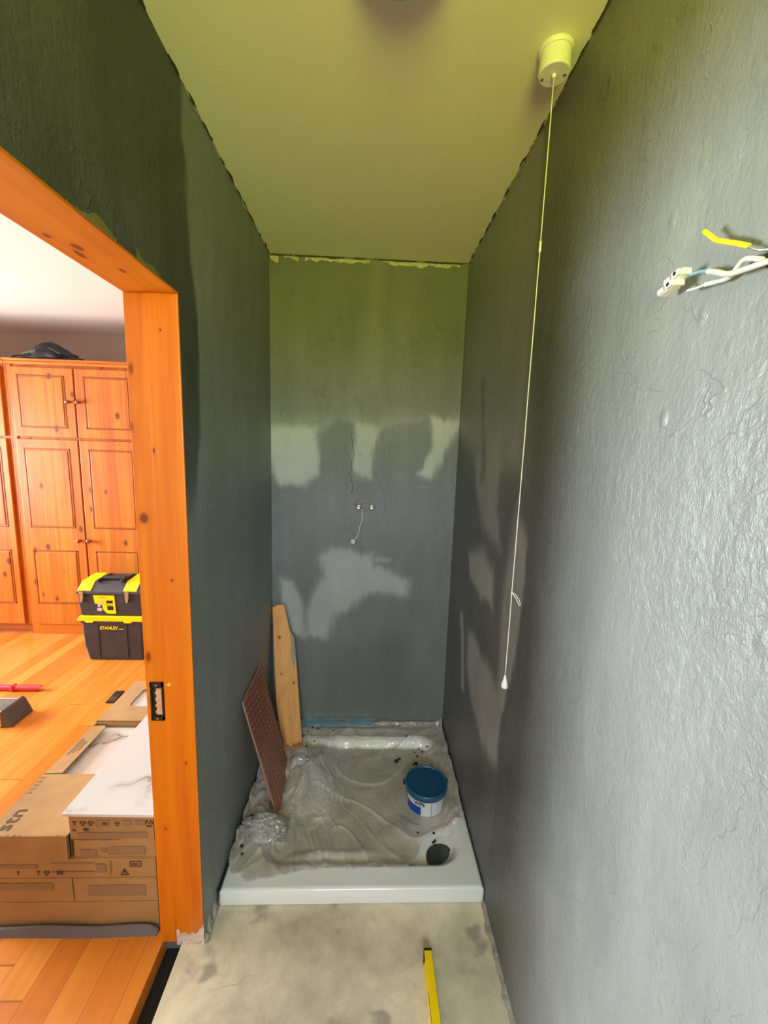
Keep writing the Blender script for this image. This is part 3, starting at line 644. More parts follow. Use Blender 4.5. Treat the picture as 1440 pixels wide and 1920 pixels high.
for k, (x, y, r) in enumerate([(0.05, -0.60, .010), (0.045, -0.63, .012), (0.065, -0.66, .011), (0.04, -0.69, .008), (0.06, -0.62, .009), (0.05, -0.72, .006)]):
    crumb(x, y, r, 'dark plaster fleck on the left rim beside the balled film', 'flecks on the left rim', k+60)

# ------------------------------------------------------------------ wooden board + brown panel
kk = 0.15/0.7
def by(z): return -0.024-kk*(0.72-z)
POLY = [(-0.008+0.012, 0.722), (0.020, 0.724), (0.022, 0.731), (0.060, 0.735), (0.097, 0.599), (0.119, 0.571), (0.138, 0.41), (0.178, 0.045), (0.150, 0.034), (0.128, 0.028), (0.100, 0.034), (0.067, 0.132), (0.045, 0.244), (0.030, 0.396), (0.012, 0.636)]
bm = NB(); prism(bm, POLY, lambda u, v: (u, by(v), v), (0, 0.018, 0.0))
bd = thing('wooden_board', 'pale sawn pine board with a cut-down top, propped in the left back corner', 'board', (0.14, -0.17, 0.03))
obj('plank', bm, M_board, bd, bevel=0.0015)
bm = NB(); prism(bm, [(0.097, 0.598), (0.118, 0.570), (0.129, 0.48), (0.128, 0.42), (0.108, 0.48), (0.104, 0.55)], lambda u, v: (u, by(v)-0.0012, v), (0, 0.0011, 0))
obj('paint_smear', bm, plain('grey_paint_smear', (0.30, 0.30, 0.24), 0.6, var=0.3, vs_=60), bd, label='grey-green paint smear on the edge')
a = Vector((0.012, -0.284, 0.553)); b = Vector((0.012, -0.540, 0.543)); c = Vector((0.147, -0.549, 0.034)); d = Vector((0.145, -0.301, 0.040))
nrm = (b-a).cross(d-a).normalized()
if nrm.x < 0: nrm = -nrm
bm = NB(); F = [bm.verts.new(p) for p in (a, b, c, d)]; K = [bm.verts.new(p-nrm*0.009) for p in (a, b, c, d)]
bm.faces.new(F); bm.faces.new(K[::-1])
for i in range(4): bm.faces.new((F[i], K[i], K[(i+1) % 4], F[(i+1) % 4]))
bmesh.ops.recalc_face_normals(bm, faces=bm.faces)
pn = thing('brown_panel', 'dark brown film-faced panel with a pale mesh pattern, leaning on the left wall', 'panel', (0.145, -0.42, 0.03))
obj('panel_face', bm, M_pheno, pn)
bm = NB(); e0 = b-nrm*0.0045; e1 = c-nrm*0.0045; dv = Vector((0, -0.0012, 0))
tube(bm, [e0+dv, e1+dv], 0.0035, 6); tube(bm, [e0, a-nrm*0.0045+Vector((0, 0, 0.001))], 0.003, 6); obj('cut_edge', bm, plain('pale_cut_edge', (0.36, 0.20, 0.15), 0.7), pn, label='pale sawn edge')

# ------------------------------------------------------------------ tub
KH = 0.70; cx, cy = 0.750, -0.450; zb = tray_z(cx, cy)+0.006
tub = thing('sealant_tub', 'white plastic tub with a dark blue lid, standing on the film in the tray', 'tub', (cx, cy, zb))
bm = NB(); lathe(bm, [(0.0745, 0), (0.077, 0.003), (0.084, 0.128*KH), (0.084, 0.133*KH)], (cx, cy, zb), 56); obj('tub_body', bm, M_tub, tub, smooth=False)
def rad(h): return 0.077+0.007*(h-0.003)/(0.128*KH-0.003)+0.0009
def seg(a0, a1, h0, h1, n=24, e=0.0):
    bm = NB(); prev = None
    for i in range(n+1):
        a = math.radians(a0+(a1-a0)*i/n); cur = [bm.verts.new((cx+(rad(h)+e)*math.cos(a), cy+(rad(h)+e)*math.sin(a), zb+h)) for h in (h0, h1)]
        if prev: bm.faces.new((prev[0], cur[0], cur[1], prev[1]))
        prev = cur
    return bm
lab = obj('label', seg(-165, -40, 0.006, 0.122*KH, 40), M_label, tub, smooth=True)
obj('blue_band', seg(-165, -112, 0.006, 0.047, 16, 0.0004), M_blue, lab, smooth=True)
obj('seam_line', seg(-82, -80.5, 0.006, 0.122*KH, 2, 0.0005), plain('seam', (0.06, 0.08, 0.14), 0.5), lab)
def ct(u, v, w_):
    a = math.radians(-133)+u/0.083; h = 0.0535+v; r = rad(h)+0.0006+w_; return (cx+r*math.cos(a), cy+r*math.sin(a), zb+h)
obj('lettering', text_bm('WPS', 0.023, ct, 0.0003, 0.0008), plain('label_ink', (0.01, 0.015, 0.05), 0.4), lab)
bm = NB(); lathe(bm, [(0.084, -0.013), (0.0885, -0.012), (0.0905, 0.003), (0.0895, 0.012), (0.0865, 0.0145), (0.0825, 0.0140), (0.0805, 0.009)], (cx, cy, zb+0.128*KH), 56, cap0=False, cap1=False); lid = obj('lid', bm, M_navy2, tub, smooth=True)
bm = NB(); lathe(bm, [(0.0808, 0.007), (0.0808, 0.0092), (0.0, 0.0092)], (cx, cy, zb+0.128*KH), 56, cap0=True, cap1=False); obj('lid_panel', bm, M_navy, lid)
for s, a in ((-1, 168), (1, 14)):
    aa = math.radians(a); px_, py_ = cx+0.090*math.cos(aa), cy+0.090*math.sin(aa)
    bm = NB(); Mx = Matrix.Translation((px_, py_, zb+0.120*KH)) @ Matrix.Rotation(aa, 4, 'Z'); box(bm, -0.006, 0.009, -0.008, 0.008, -0.012, 0.010, Mx); obj('handle_lug', bm, plain('dark_teal_lug', (0.004, 0.03, 0.045), 0.4), tub, bevel=0.003)

# ------------------------------------------------------------------ back wall fittings
pf = thing('shower_pipe_stub', 'pair of chrome pipe stubs set in a ragged hole in the back wall', 'pipe fitting', (0.456, -0.002, 1.24))
bm = NB(); pts = [(0.405+0.5*0, 0, 0)]
poly = []
for k in range(26):
    a = 2*math.pi*k/26; poly.append((0.455+0.060*math.cos(a)*(1+0.25*nz(k*0.8, 4)), 1.245+0.026*math.sin(a)*(1+0.4*nz(k*0.7, 8))))
prism(bm, poly, lambda u, v: (u, -0.0005, v), (0, -0.002, 0)); obj('chased_hole', bm, rubble('broken_plaster', (0.30, 0.30, 0.29)), pf)
for x in (0.425, 0.489):
    bm = NB(); lathe(bm, [(0.011, 0.0), (0.011, -0.010), (0.0085, -0.011), (0.0085, -0.024), (0.0065, -0.026), (0.0045, -0.026), (0.0045, -0.010)], (x, 0, 1.238), 20, 'y', cap0=False); p = obj('pipe_stub', bm, M_chrome, pf, smooth=True)
    bm = NB(); lathe(bm, [(0.0128, -0.012), (0.0128, -0.016)], (x, 0, 1.238), 6, 'y'); obj('hex_nut', bm, M_chrome, p)
bm = NB(); tube(bm, smooth_path([(0.415, -0.004, 1.235), (0.408, -0.012, 1.252), (0.414, -0.010, 1.268), (0.428, -0.006, 1.262)]), 0.003, 8); obj('bent_pipe', bm, M_greyp, pf, smooth=True)
tc_ = thing('terminal_cable', 'thin white cable with a tiny terminal block, hanging below the chrome pipe stubs', 'cable', (0.44, -0.01, 1.22))
bm = NB(); tube(bm, smooth_path([(0.443, -0.001, 1.225), (0.443, -0.012, 1.205), (0.441, -0.016, 1.170), (0.432, -0.014, 1.140), (0.428, -0.014, 1.115), (0.420, -0.016, 1.090), (0.408, -0.016, 1.078)]), 0.0028, 8); obj('cable_sheath', bm, M_sheath, tc_, smooth=True)
bm = NB(); Mx = Matrix.Translation((0.400, -0.016, 1.066)) @ Matrix.Rotation(math.radians(18), 4, 'Y'); box(bm, -0.0095, -0.0005, -0.007, 0.007, -0.010, 0.010, Mx); box(bm, 0.0005, 0.0095, -0.007, 0.007, -0.010, 0.010, Mx); tb = obj('terminal_block', bm, M_white, tc_, bevel=0.001)
for q in (-0.005, 0.005):
    bm = NB(); p = Mx @ Vector((q, -0.0072, -0.004)); lathe(bm, [(0.0024, 0), (0.0024, -0.0006)], p, 10, 'y'); obj('screw_hole', bm, M_dark, tb)

# ------------------------------------------------------------------ right wall wires
XW = 0.885
def wp(y, z, dx=0.0): return (XW+dx, y, z)
t2 = thing('terminal_cable', 'white two-core cable with a double terminal block on the right wall', 'cable', (W-0.002, -1.54, 1.738))
bm = NB(); tube(bm, smooth_path([(W, -1.575, 1.735), wp(-1.556, 1.733, 0.004), wp(-1.530, 1.7345, 0), wp(-1.508, 1.7375, -0.002), wp(-1.488, 1.7475), wp(-1.473, 1.7545)]), 0.0033, 10)
obj('cable_sheath', bm, M_sheath, t2, smooth=True)
bm = NB(); tube(bm, smooth_path([wp(-1.545, 1.738, 0.004), wp(-1.525, 1.747, 0.002), wp(-1.512, 1.743, 0.004), wp(-1.500, 1.737, 0.006), wp(-1.486, 1.738, 0.004), wp(-1.471, 1.7395)]), 0.0029, 10)
obj('cable_sheath', bm, M_sheath, t2, smooth=True)
bm = NB(); tube(bm, smooth_path([wp(-1.474, 1.7545), wp(-1.462, 1.7585), wp(-1.443, 1.762)]), 0.0022, 8); obj('wire', bm, M_bluew, t2, smooth=True, label='light blue core')
bm = NB(); tube(bm, smooth_path([wp(-1.471, 1.7395), wp(-1.455, 1.7405)]), 0.0018, 8); tube(bm, smooth_path([wp(-1.455, 1.7405), wp(-1.441, 1.7430)]), 0.0017, 8); obj('wire', bm, M_sheath, t2, smooth=True)
bm = NB(); tube(bm, smooth_path([wp(-1.442, 1.7425), wp(-1.436, 1.748), wp(-1.430, 1.752)]), 0.0016, 8); obj('wire', bm, M_brnw, t2, smooth=True, label='dark brown core')
# block: two segments, long axis towards upper left in the photo
poles = [(-1.4265, 1.7650), (-1.4155, 1.7555)]
def pole_m(y, z): return Matrix.Translation((XW-0.004, y, z)) @ Matrix.Rotation(math.radians(-8), 4, 'X')
bm = NB()
for (y, z) in poles:
    P = pole_m(y, z); box(bm, -0.007, 0.006, -0.017, 0.017, -0.0042, 0.0042, P)
    box(bm, -0.0115, -0.007, -0.015, -0.001, -0.0040, 0.0040, P); box(bm, -0.0095, -0.007, 0.004, 0.016, -0.0036, 0.0036, P)
box(bm, XW-0.007, XW+0.001, -1.427, -1.415, 1.758, 1.763)
tb = obj('terminal_block', bm, M_white, t2, bevel=0.0012)
for (y, z) in poles:
    bm = NB(); p = pole_m(y, z) @ Vector((-0.0116, -0.0080, 0)); lathe(bm, [(0.0026, 0), (0.0026, -0.0006)], p, 14, 'x'); obj('screw_hole', bm, M_dark, tb)
yw = thing('earth_wire', 'short stiff yellow wire poking from the right wall above the white cable', 'wire', (W-0.002, -1.553, 1.750))
bm = NB(); tube(bm, smooth_path([wp(-1.463, 1.805, -0.004), wp(-1.470, 1.798, -0.003), wp(-1.479, 1.788), wp(-1.492, 1.780), wp(-1.508, 1.771, 0.002), wp(-1.524, 1.761, 0.004)]), 0.0029, 10); obj('insulation', bm, M_yelw, yw, smooth=True)
bm = NB(); tube(bm, smooth_path([wp(-1.524, 1.761, 0.004), wp(-1.534, 1.753, 0.006), wp(-1.545, 1.749, 0.010), (W, -1.555, 1.748)]), 0.0015, 8); obj('bare_core', bm, M_cop, yw, smooth=True)
wr = bpy.data.objects['wall_right']
bm = NB(); poly = [(-1.556+0.020*math.cos(a)*(1+0.3*nz(a*2, 1)), 1.742+0.016*math.sin(a)*(1+0.3*nz(a*2, 6))) for a in [2*math.pi*k/20 for k in range(20)]]
prism(bm, poly, lambda u, v: (W-0.0002, u, v), (-0.0010, 0, 0)); obj('cable_hole', bm, M_crack, wr)
bm = NB(); lathe(bm, [(0.003, 0), (0.003, -0.001)], (W, -1.573, 1.690), 10, 'x'); obj('cable_hole', bm, M_dark, wr)

# ------------------------------------------------------------------ ceiling pull switch
SX, SY = 0.842, -1.014
ps = thing('pull_switch', 'white round ceiling pull switch with a long cream cord, by the right wall', 'pull switch', (SX, SY, H))
bm = NB(); lathe(bm, [(0.036, 0), (0.036, -0.005), (0.0345, -0.008), (0.0345, -0.009)], (SX, SY, H), 48); obj('base_plate', bm, M_white, ps, smooth=False, bevel=0.001)
bm = NB(); lathe(bm, [(0.0315, -0.008), (0.0330, -0.043), (0.0322, -0.046), (0.030, -0.047)], (SX, SY, H), 48); obj('switch_body', bm, M_white, ps, bevel=0.001)
for dx, dy in ((-0.021, 0.012), (0.022, -0.003)):
    bm = NB(); lathe(bm, [(0.0032, -0.0465), (0.0032, -0.0482)], (SX+dx, SY+dy, H), 14); s_ = obj('screw', bm, M_metal, ps)
bm = NB(); lathe(bm, [(0.005, -0.0465), (0.003, -0.053)], (SX, SY, H), 16); obj('cord_boss', bm, M_white, ps)
CX, CY = 0.8415, -1.0165
zE = 0.935
pts = [(SX, SY, H-0.05)]+[(CX+0.0006*nz(z*8, 1), CY+0.0006*nz(z*8, 5), z) for z in np.linspace(2.25, zE, 30)]
bm = NB(); tube(bm, pts, 0.0013, 8); cd = obj('cord', bm, M_cord, ps, smooth=True)
bm = NB(); lathe(bm, [(0.0012, 0.014), (0.003, 0.010), (0.0026, 0.0), (0.0032, -0.008), (0.0012, -0.013)], (CX, CY, 1.984), 12); obj('knot', bm, M_cord, cd, smooth=True)
bm = NB(); zK = 1.169; bmesh.ops.create_icosphere(bm, subdivisions=2, radius=0.0032, matrix=Matrix.Translation((CX, CY, zK))); obj('knot', bm, M_cord, cd, smooth=True)
bm = NB(); tube(bm, smooth_path([(CX, CY, zK), (CX+0.007, CY-0.003, zK-0.002), (CX+0.016, CY-0.005, zK-0.013), (CX+0.0215, CY-0.006, zK-0.026), (CX+0.0205, CY-0.006, zK-0.0305), (CX+0.0165, CY-0.006, zK-0.026), (CX+0.010, CY-0.004, zK-0.013), (CX+0.002, CY-0.001, zK-0.002)]), 0.0011, 8); obj('cord_loop', bm, M_cord, cd, smooth=True)
bm = NB(); lathe(bm, [(0.0022, 0.014), (0.0030, 0.010), (0.0052, 0.0), (0.0086, -0.012), (0.0092, -0.018), (0.0080, -0.021), (0.003, -0.022)], (CX, CY, zE-0.006), 24); obj('cord_pull', bm, M_white, ps, smooth=True)
# ceiling lamp (only its rim enters the frame; grey base stands in for its shadow)
cl = thing('ceiling_light', 'round ceiling lamp, its rim greyed to mimic its shadow, just cut by the top edge of the photo', 'ceiling light', (0.50, -1.235, H))
bm = NB(); lathe(bm, [(0.10, 0), (0.10, -0.012), (0.094, -0.02)], (0.50, -1.215, H), 48); obj('lamp_base', bm, plain('lamp_base_shadow_grey', (0.22, 0.20, 0.20), 0.6), cl)
bm = NB(); lathe(bm, [(0.090, -0.02), (0.085, -0.04), (0.06, -0.058), (0.02, -0.066)], (0.50, -1.215, H), 48); obj('lamp_shade', bm, plain('opal_shade', (0.6, 0.6, 0.58), 0.4), cl, smooth=True)

# ------------------------------------------------------------------ spirit level on the floor
lv = thing('spirit_level', 'yellow spirit level standing on edge on the concrete floor', 'spirit level', (0.682, -1.45, 0))
def LP(s, zz, side): return None
y0_, y1_ = -1.0, -1.62; xc0, xc1 = 0.681, 0.681
bm = NB(); hw = 0.0105; ang = math.atan2(0.0, 0.6)
sec = [(-hw, 0.0), (hw, 0.0), (hw, 0.006), (hw*0.72, 0.010), (hw*0.72, 0.042), (hw, 0.046), (hw, 0.052), (-hw, 0.052), (-hw, 0.046), (-hw*0.72, 0.042), (-hw*0.72, 0.010), (-hw, 0.006)]
prism(bm, sec, lambda u, v: (0.681+u, y0_-0.004, v), (0, y1_-y0_, 0)); bmesh.ops.recalc_face_normals(bm, faces=bm.faces); obj('level_body', bm, M_lvl, lv)
for yy in (y0_-0.004, y1_):
    obj('end_cap', B(0.681-hw-0.0008, 0.681+hw+0.0008, yy-0.0, yy+0.006, 0.0, 0.053), M_black, lv)
bm = NB(); box(bm, 0.681-hw*0.72-0.0012, 0.681+hw*0.72+0.0012, -1.19, -1.08, 0.018, 0.034); obj('hand_slot', bm, M_black, lv)
bm = NB(); box(bm, 0.681-hw*0.72-0.0008, 0.681+hw*0.72+0.0008, -1.34, -1.29, 0.012, 0.040); obj('vial_window', bm, plain('vial_green', (0.55, 0.75, 0.1), 0.2), lv)

# ------------------------------------------------------------------ bedroom: wardrobes
YW = 1.15
def ward(name_label, x0, x1, doors, plinth_y, xk):
    wd = thing('wardrobe', name_label, 'wardrobe', ((x0+x1)/2, YW+0.3, 0), 'fitted pine wardrobes in the bedroom')
    obj('carcass', B(x0, x1, YW+0.004, 1.745, 0.085, 2.040), M_ward, wd)
    obj('plinth', B(x0+0.004, x1-0.004, plinth_y, 1.74, 0.0, 0.084), M_wardh, wd)
    bm = NB(); box(bm, x0, x1, YW-0.020, 1.745, 2.040, 2.062); box(bm, x0, x1, YW-0.034, 1.745, 2.062, 2.078); obj('cornice', bm, M_wardh, wd, bevel=0.004)
    bm = NB(); box(bm, x0, x0+0.032, YW-0.004, YW+0.004, 0.085, 2.038); box(bm, x1-0.012, x1, YW-0.004, YW+0.004, 0.085, 2.038); obj('stile', bm, M_ward, wd)
    for (a, b, kx) in doors:
        for nm, z0, z1, panels, kz in (('upper_door', 1.532, 2.020, ((1.597, 1.968),), 1.787), ('lower_door', 0.090, 1.514, ((0.857, 1.450), (0.256, 0.684)), 0.763)):
            dd = obj(nm, B(a, b, YW-0.020, YW+0.003, z0, z1), M_ward, wd, bevel=0.003)
            for (p0, p1) in panels:
                pa, pb = a+0.044, b-0.060 if kx > (a+b)/2 else b-0.044
                if kx < (a+b)/2: pa = a+0.060
                bm = NB(); g0 = 0.010
                for q in ((pa, pa+g0, p0, p1), (pb-g0, pb, p0, p1), (pa, pb, p0, p0+g0), (pa, pb, p1-g0, p1)): box(bm, q[0], q[1], YW-0.0225, YW-0.0195, q[2], q[3])
                obj('moulding', bm, M_groove, dd, bevel=0.0015)
                obj('panel', B(pa+0.016, pb-0.016, YW-0.0245, YW-0.0195, p0+0.016, p1-0.016), M_ward, dd, bevel=0.003)
            bm = NB(); lathe(bm, [(0.009, 0.0), (0.008, -0.010), (0.015, -0.018), (0.0165, -0.026), (0.012, -0.033), (0.004, -0.035)], (kx, YW-0.020, kz), 20, 'y'); obj('knob', bm, M_knob, dd, smooth=True)
    return wd
ward('pine wardrobe nearer the door frame, behind the tool box, four doors in view', -2.135, -1.190, [(-2.101, -1.666, -1.701), (-1.655, -1.222, -1.630)], YW-0.002, 0)
ward('pine wardrobe at the far left edge, only one column of doors showing', -3.09, -2.137, [(-3.05, -2.625, -2.66), (-2.612, -2.172, -2.58)], YW+0.05, 0)
ward('pine wardrobe mostly hidden behind the door frame, right of the knobbed pair', -1.188, -0.25, [(-1.150, -0.725, -0.76), (-0.714, -0.285, -0.68)], YW-0.002, 0)
# bag on top
bg_ = thing('bag', 'crumpled black bag lying on top of the pine wardrobe', 'bag', (-1.88, 1.24, 2.0785))
bm = NB(); bmesh.ops.create_icosphere(bm, subdivisions=4, radius=1.0)
for v in bm.verts:
    p = v.co.normalized(); k = 1+0.35*noise.noise(p*2.3+Vector((3, 1, 0)))+0.12*noise.noise(p*6)
    x = p.x*0.22*k; h = 0.5+0.5*max(-0.2, min(1, 0.7*(1-abs(x-0.03)/0.2))); v.co = Vector((-1.88+x, 1.24+p.y*0.10*k, 2.0785+max(0, (p.z*0.6+0.30))*0.125*(0.40+0.75*math.exp(-((x-0.03)/0.10)**2))*k))
obj('bag_body', bm, M_bag, bg_, smooth=True)
bm = NB(); tube(bm, smooth_path([(-2.14, 1.20, 2.086), (-2.11, 1.20, 2.104), (-2.07, 1.20, 2.110), (-2.04, 1.20, 2.102), (-2.0, 1.20, 2.095)]), 0.006, 8); obj('handle', bm, M_bag, bg_, smooth=True)
bm = NB(); box(bm, -0.045, 0.045, -0.02, 0.02, 0, 0.008, Matrix.Translation((-1.78, 1.15, 2.135)) @ Matrix.Rotation(math.radians(28), 4, 'Y')); obj('flap', bm, M_bag, bg_, bevel=0.003)
bm = NB(); box(bm, -0.05, 0.05, -0.012, 0.012, 0, 0.012, Matrix.Translation((-1.96, 1.15, 2.118)) @ Matrix.Rotation(math.radians(-14), 4, 'Y')); obj('strap', bm, M_bagstrap, bg_, bevel=0.003)

# ------------------------------------------------------------------ tool box (two-part)
ty = 0.757; tx0, tx1 = -1.500, -1.062
tl = thing('bottom_tool_bin', 'dusty black lower bin of the tool box stack with yellow lettering, on the bedroom floor', 'tool box', ((tx0+tx1)/2, ty+0.13, 0))
bm = NB(); f = lambda u, v: (u, ty, v)
prism(bm, [(tx0+0.052, 0.0), (tx1-0.018, 0.0), (tx1-0.012, 0.29), (tx0+0.018, 0.29), (tx0+0.026, 0.10), (tx0+0.038, 0.065)], f, (0, 0.27, 0)); obj('bin_body', bm, M_tool, tl, bevel=0.012, seg=3)
bm = NB(); box(bm, tx0+0.016, tx1-0.012, ty-0.006, ty+0.275, 0.272, 0.290); obj('bin_rim', bm, M_tool2, tl, bevel=0.003)
bm = NB(); prism(bm, [(tx0, 0.290), (tx1, 0.290), (tx1+0.004, 0.300), (tx1-0.004, 0.326), (tx0+0.016, 0.326), (tx0-0.004, 0.300)], lambda u, v: (u, ty-0.014, v), (0, 0.30, 0)); yr = obj('yellow_collar', bm, M_yel, tl, bevel=0.004)
for x in (tx0+0.075, tx1-0.105):
    bm = NB(); prism(bm, [(x-0.026, 0.292), (x+0.036, 0.292), (x+0.026, 0.280), (x-0.020, 0.280)], lambda u, v: (u, ty-0.016, v), (0, 0.01, 0)); obj('latch', bm, M_yel, yr, bevel=0.002)
ff = lambda u, v, w_: (tx0+0.140+u, ty-0.0022-w_, 0.228+v)
obj('lettering', text_bm('STANLEY', 0.030, ff, 0.0006, 0.0010), M_yel, tl)
bm = NB(); box(bm, tx0+0.268, tx0+0.300, ty-0.003, ty-0.0015, 0.2285, 0.2325); obj('lettering_tail', bm, M_yel, tl)
for xx in (tx0+0.125, tx0+0.318): obj('rib', B(xx, xx+0.004, ty-0.004, ty+0.01, 0.02, 0.262), M_tool2, tl)
tt = thing('tool_box', 'black and yellow tool box with metal catches, upper half of the stack by the wardrobe', 'tool box', ((tx0+tx1)/2, ty+0.13, 0.327))
bm = NB(); prism(bm, [(tx0+0.020, 0.327), (tx1-0.012, 0.327), (tx1-0.006, 0.490), (tx0+0.006, 0.490)], f, (0, 0.26, 0)); obj('box_body', bm, M_tool, tt, bevel=0.006)
bm = NB(); box(bm, tx0, tx1, ty-0.010, ty+0.265, 0.484, 0.494); obj('rim', bm, M_tool2, tt, bevel=0.003)
bm = NB(); sec = [(ty-0.004, 0.494), (ty+0.012, 0.515), (ty+0.06, 0.556), (ty+0.20, 0.566), (ty+0.26, 0.540), (ty+0.262, 0.494)]
prism(bm, sec, lambda u, v: (tx0+0.004, u, v), (tx1-tx0-0.008, 0, 0)); ld = obj('lid', bm, M_tool2, tt, bevel=0.004)
for x0, x1 in ((tx0+0.010, tx0+0.098), (tx1-0.125, tx1-0.035)):
    bm = NB(); s2 = [(ty-0.002, 0.508), (ty+0.010, 0.520), (ty+0.058, 0.560), (ty+0.20, 0.571), (ty+0.20, 0.565), (ty+0.06, 0.553), (ty+0.014, 0.512), (ty+0.0, 0.500)]
    prism(bm, s2, lambda u, v: (x0, u, v), (x1-x0, 0, 0)); obj('yellow_lid_organiser', bm, M_yel, ld, bevel=0.003)
bm = NB(); box(bm, tx0+0.125, tx1-0.150, ty+0.075, ty+0.105, 0.560, 0.582); box(bm, tx0+0.118, tx0+0.136, ty+0.03, ty+0.19, 0.552, 0.574); box(bm, tx1-0.161, tx1-0.143, ty+0.03, ty+0.19, 0.552, 0.574); obj('carry_handle', bm, M_tool, tt, bevel=0.005)
for x in (tx0+0.038, tx1-0.098):
    bm = NB(); prism(bm, [(x-0.012, 0.500), (x+0.014, 0.500), (x+0.012, 0.455), (x+0.004, 0.425), (x-0.006, 0.425), (x-0.010, 0.455)], lambda u, v: (u, ty-0.014, v), (0, 0.012, 0)); obj('metal_catch', bm, M_metal, tt, bevel=0.002)
bm = NB(); prism(bm, [(tx0+0.112, 0.474), (tx0+0.252, 0.474), (tx0+0.258, 0.344), (tx0+0.200, 0.344), (tx0+0.172, 0.372), (tx0+0.168, 0.405), (tx0+0.120, 0.415)], lambda u, v: (u, ty-0.004, v), (0, 0.004, 0)); bdg = obj('badge', bm, M_yel, tt)
obj('lettering', text_bm('STANLEY', 0.013, lambda u, v, w_: (tx0+0.148+u, ty-0.0045-w_, 0.455+v), 0.0004), plain('badge_ink', (0.35, 0.28, 0.02), 0.5), bdg)
bm = NB(); box(bm, tx0+0.198, tx0+0.240, ty-0.0052, ty-0.0035, 0.418, 0.438); box(bm, tx0+0.202, tx0+0.242, ty-0.0052, ty-0.0035, 0.370, 0.398); box(bm, tx0+0.190, tx0+0.236, ty-0.0052, ty-0.0035, 0.404, 0.408); obj('badge_print', bm, M_black, bdg)
bm = NB(); box(bm, tx0+0.135, tx0+0.165, ty-0.0056, ty-0.0035, 0.362, 0.384); box(bm, tx0+0.140, tx0+0.158, ty-0.0056, ty-0.0035, 0.392, 0.410); box(bm, tx0+0.146, tx0+0.170, ty-0.0056, ty-0.0035, 0.415, 0.432); obj('badge_picture', bm, plain('pinkish_print', (0.65, 0.48, 0.55), 0.5, var=0.6, vs_=90), bdg)

# ------------------------------------------------------------------ red profile, grey tool, phone
rp = thing('red_tube', 'split red plastic tube lying on the bedroom floorboards at the left edge', 'tube', (-1.70, 0.37, 0))
bm = NB(); n = 18; rr = 0.017
ring0, ring1 = [], []
for k in range(n+1):
    a = math.radians(-60+300*k/n)
    for L, x in ((ring0, -2.10), (ring1, -1.500+0.02*math.sin(a))): L.append((bm.verts.new((x, 0.385+rr*math.cos(a), rr+rr*math.sin(a))), bm.verts.new((x, 0.385+rr*0.72*math.cos(a), rr+rr*0.72*math.sin(a)))))
for k in range(n):
    bm.faces.new((ring0[k][0], ring0[k+1][0], ring1[k+1][0], ring1[k][0])); bm.faces.new((ring0[k][1], ring1[k][1], ring1[k+1][1], ring0[k+1][1])); bm.faces.new((ring1[k][0], ring1[k+1][0], ring1[k+1][1], ring1[k][1]))
bmesh.ops.recalc_face_normals(bm, faces=bm.faces); obj('tube_shell', bm, M_red, rp, smooth=False)
bm = NB(); box(bm, -1.66, -1.645, 0.364, 0.402, 0.001, 0.036); obj('clip', bm, M_red, rp, bevel=0.002)
gt = thing('grey_tool', 'grey metal tool with an upright rounded end on the bedroom floor, below the red tube', 'tool', (-1.55, 0.10, 0))
obj('frame_rail', B(-1.95, -1.430, 0.050, 0.068, 0.0, 0.030), M_metal, gt, bevel=0.004); obj('frame_rail', B(-1.95, -1.43, 0.170, 0.186, 0.0, 0.085), M_metal, gt, bevel=0.004)
obj('bed_plate', B(-1.94, -1.44, 0.066, 0.172, 0.004, 0.014), plain('bright_steel_bed', (0.62, 0.60, 0.56), 0.25, metal=0.7, var=0.2), gt)
bm = NB(); prism(bm, [(-1.448, 0.0), (-1.385, 0.0), (-1.395, 0.030), (-1.420, 0.085), (-1.435, 0.094), (-1.445, 0.088)], lambda u, v: (u, 0.045, v), (0, 0.145, 0)); obj('end_block', bm, plain('dark_grey_casting', (0.10, 0.095, 0.095), 0.4, metal=0.3, var=0.3), gt, bevel=0.010, seg=3)
bm = NB(); box(bm, -1.468, -1.436, 0.040, 0.060, 0.004, 0.090); obj('steel_edge', bm, M_metal, gt, bevel=0.005)
ph = thing('phone', 'small black phone lying on the floorboards beside the far tile carton', 'phone', (-1.012, 0.32, 0))
Mp = Matrix.Translation((-1.012, 0.318, 0.0)) @ Matrix.Rotation(math.radians(4), 4, 'Z')
bm = NB(); box(bm, -0.026, 0.026, -0.058, 0.058, 0.0, 0.010, Mp); obj('case', bm, M_black, ph, bevel=0.004)
bm = NB(); box(bm, -0.022, 0.022, -0.050, 0.050, 0.0098, 0.0106, Mp); obj('screen', bm, plain('dark_screen', (0.05, 0.035, 0.03), 0.08), ph)

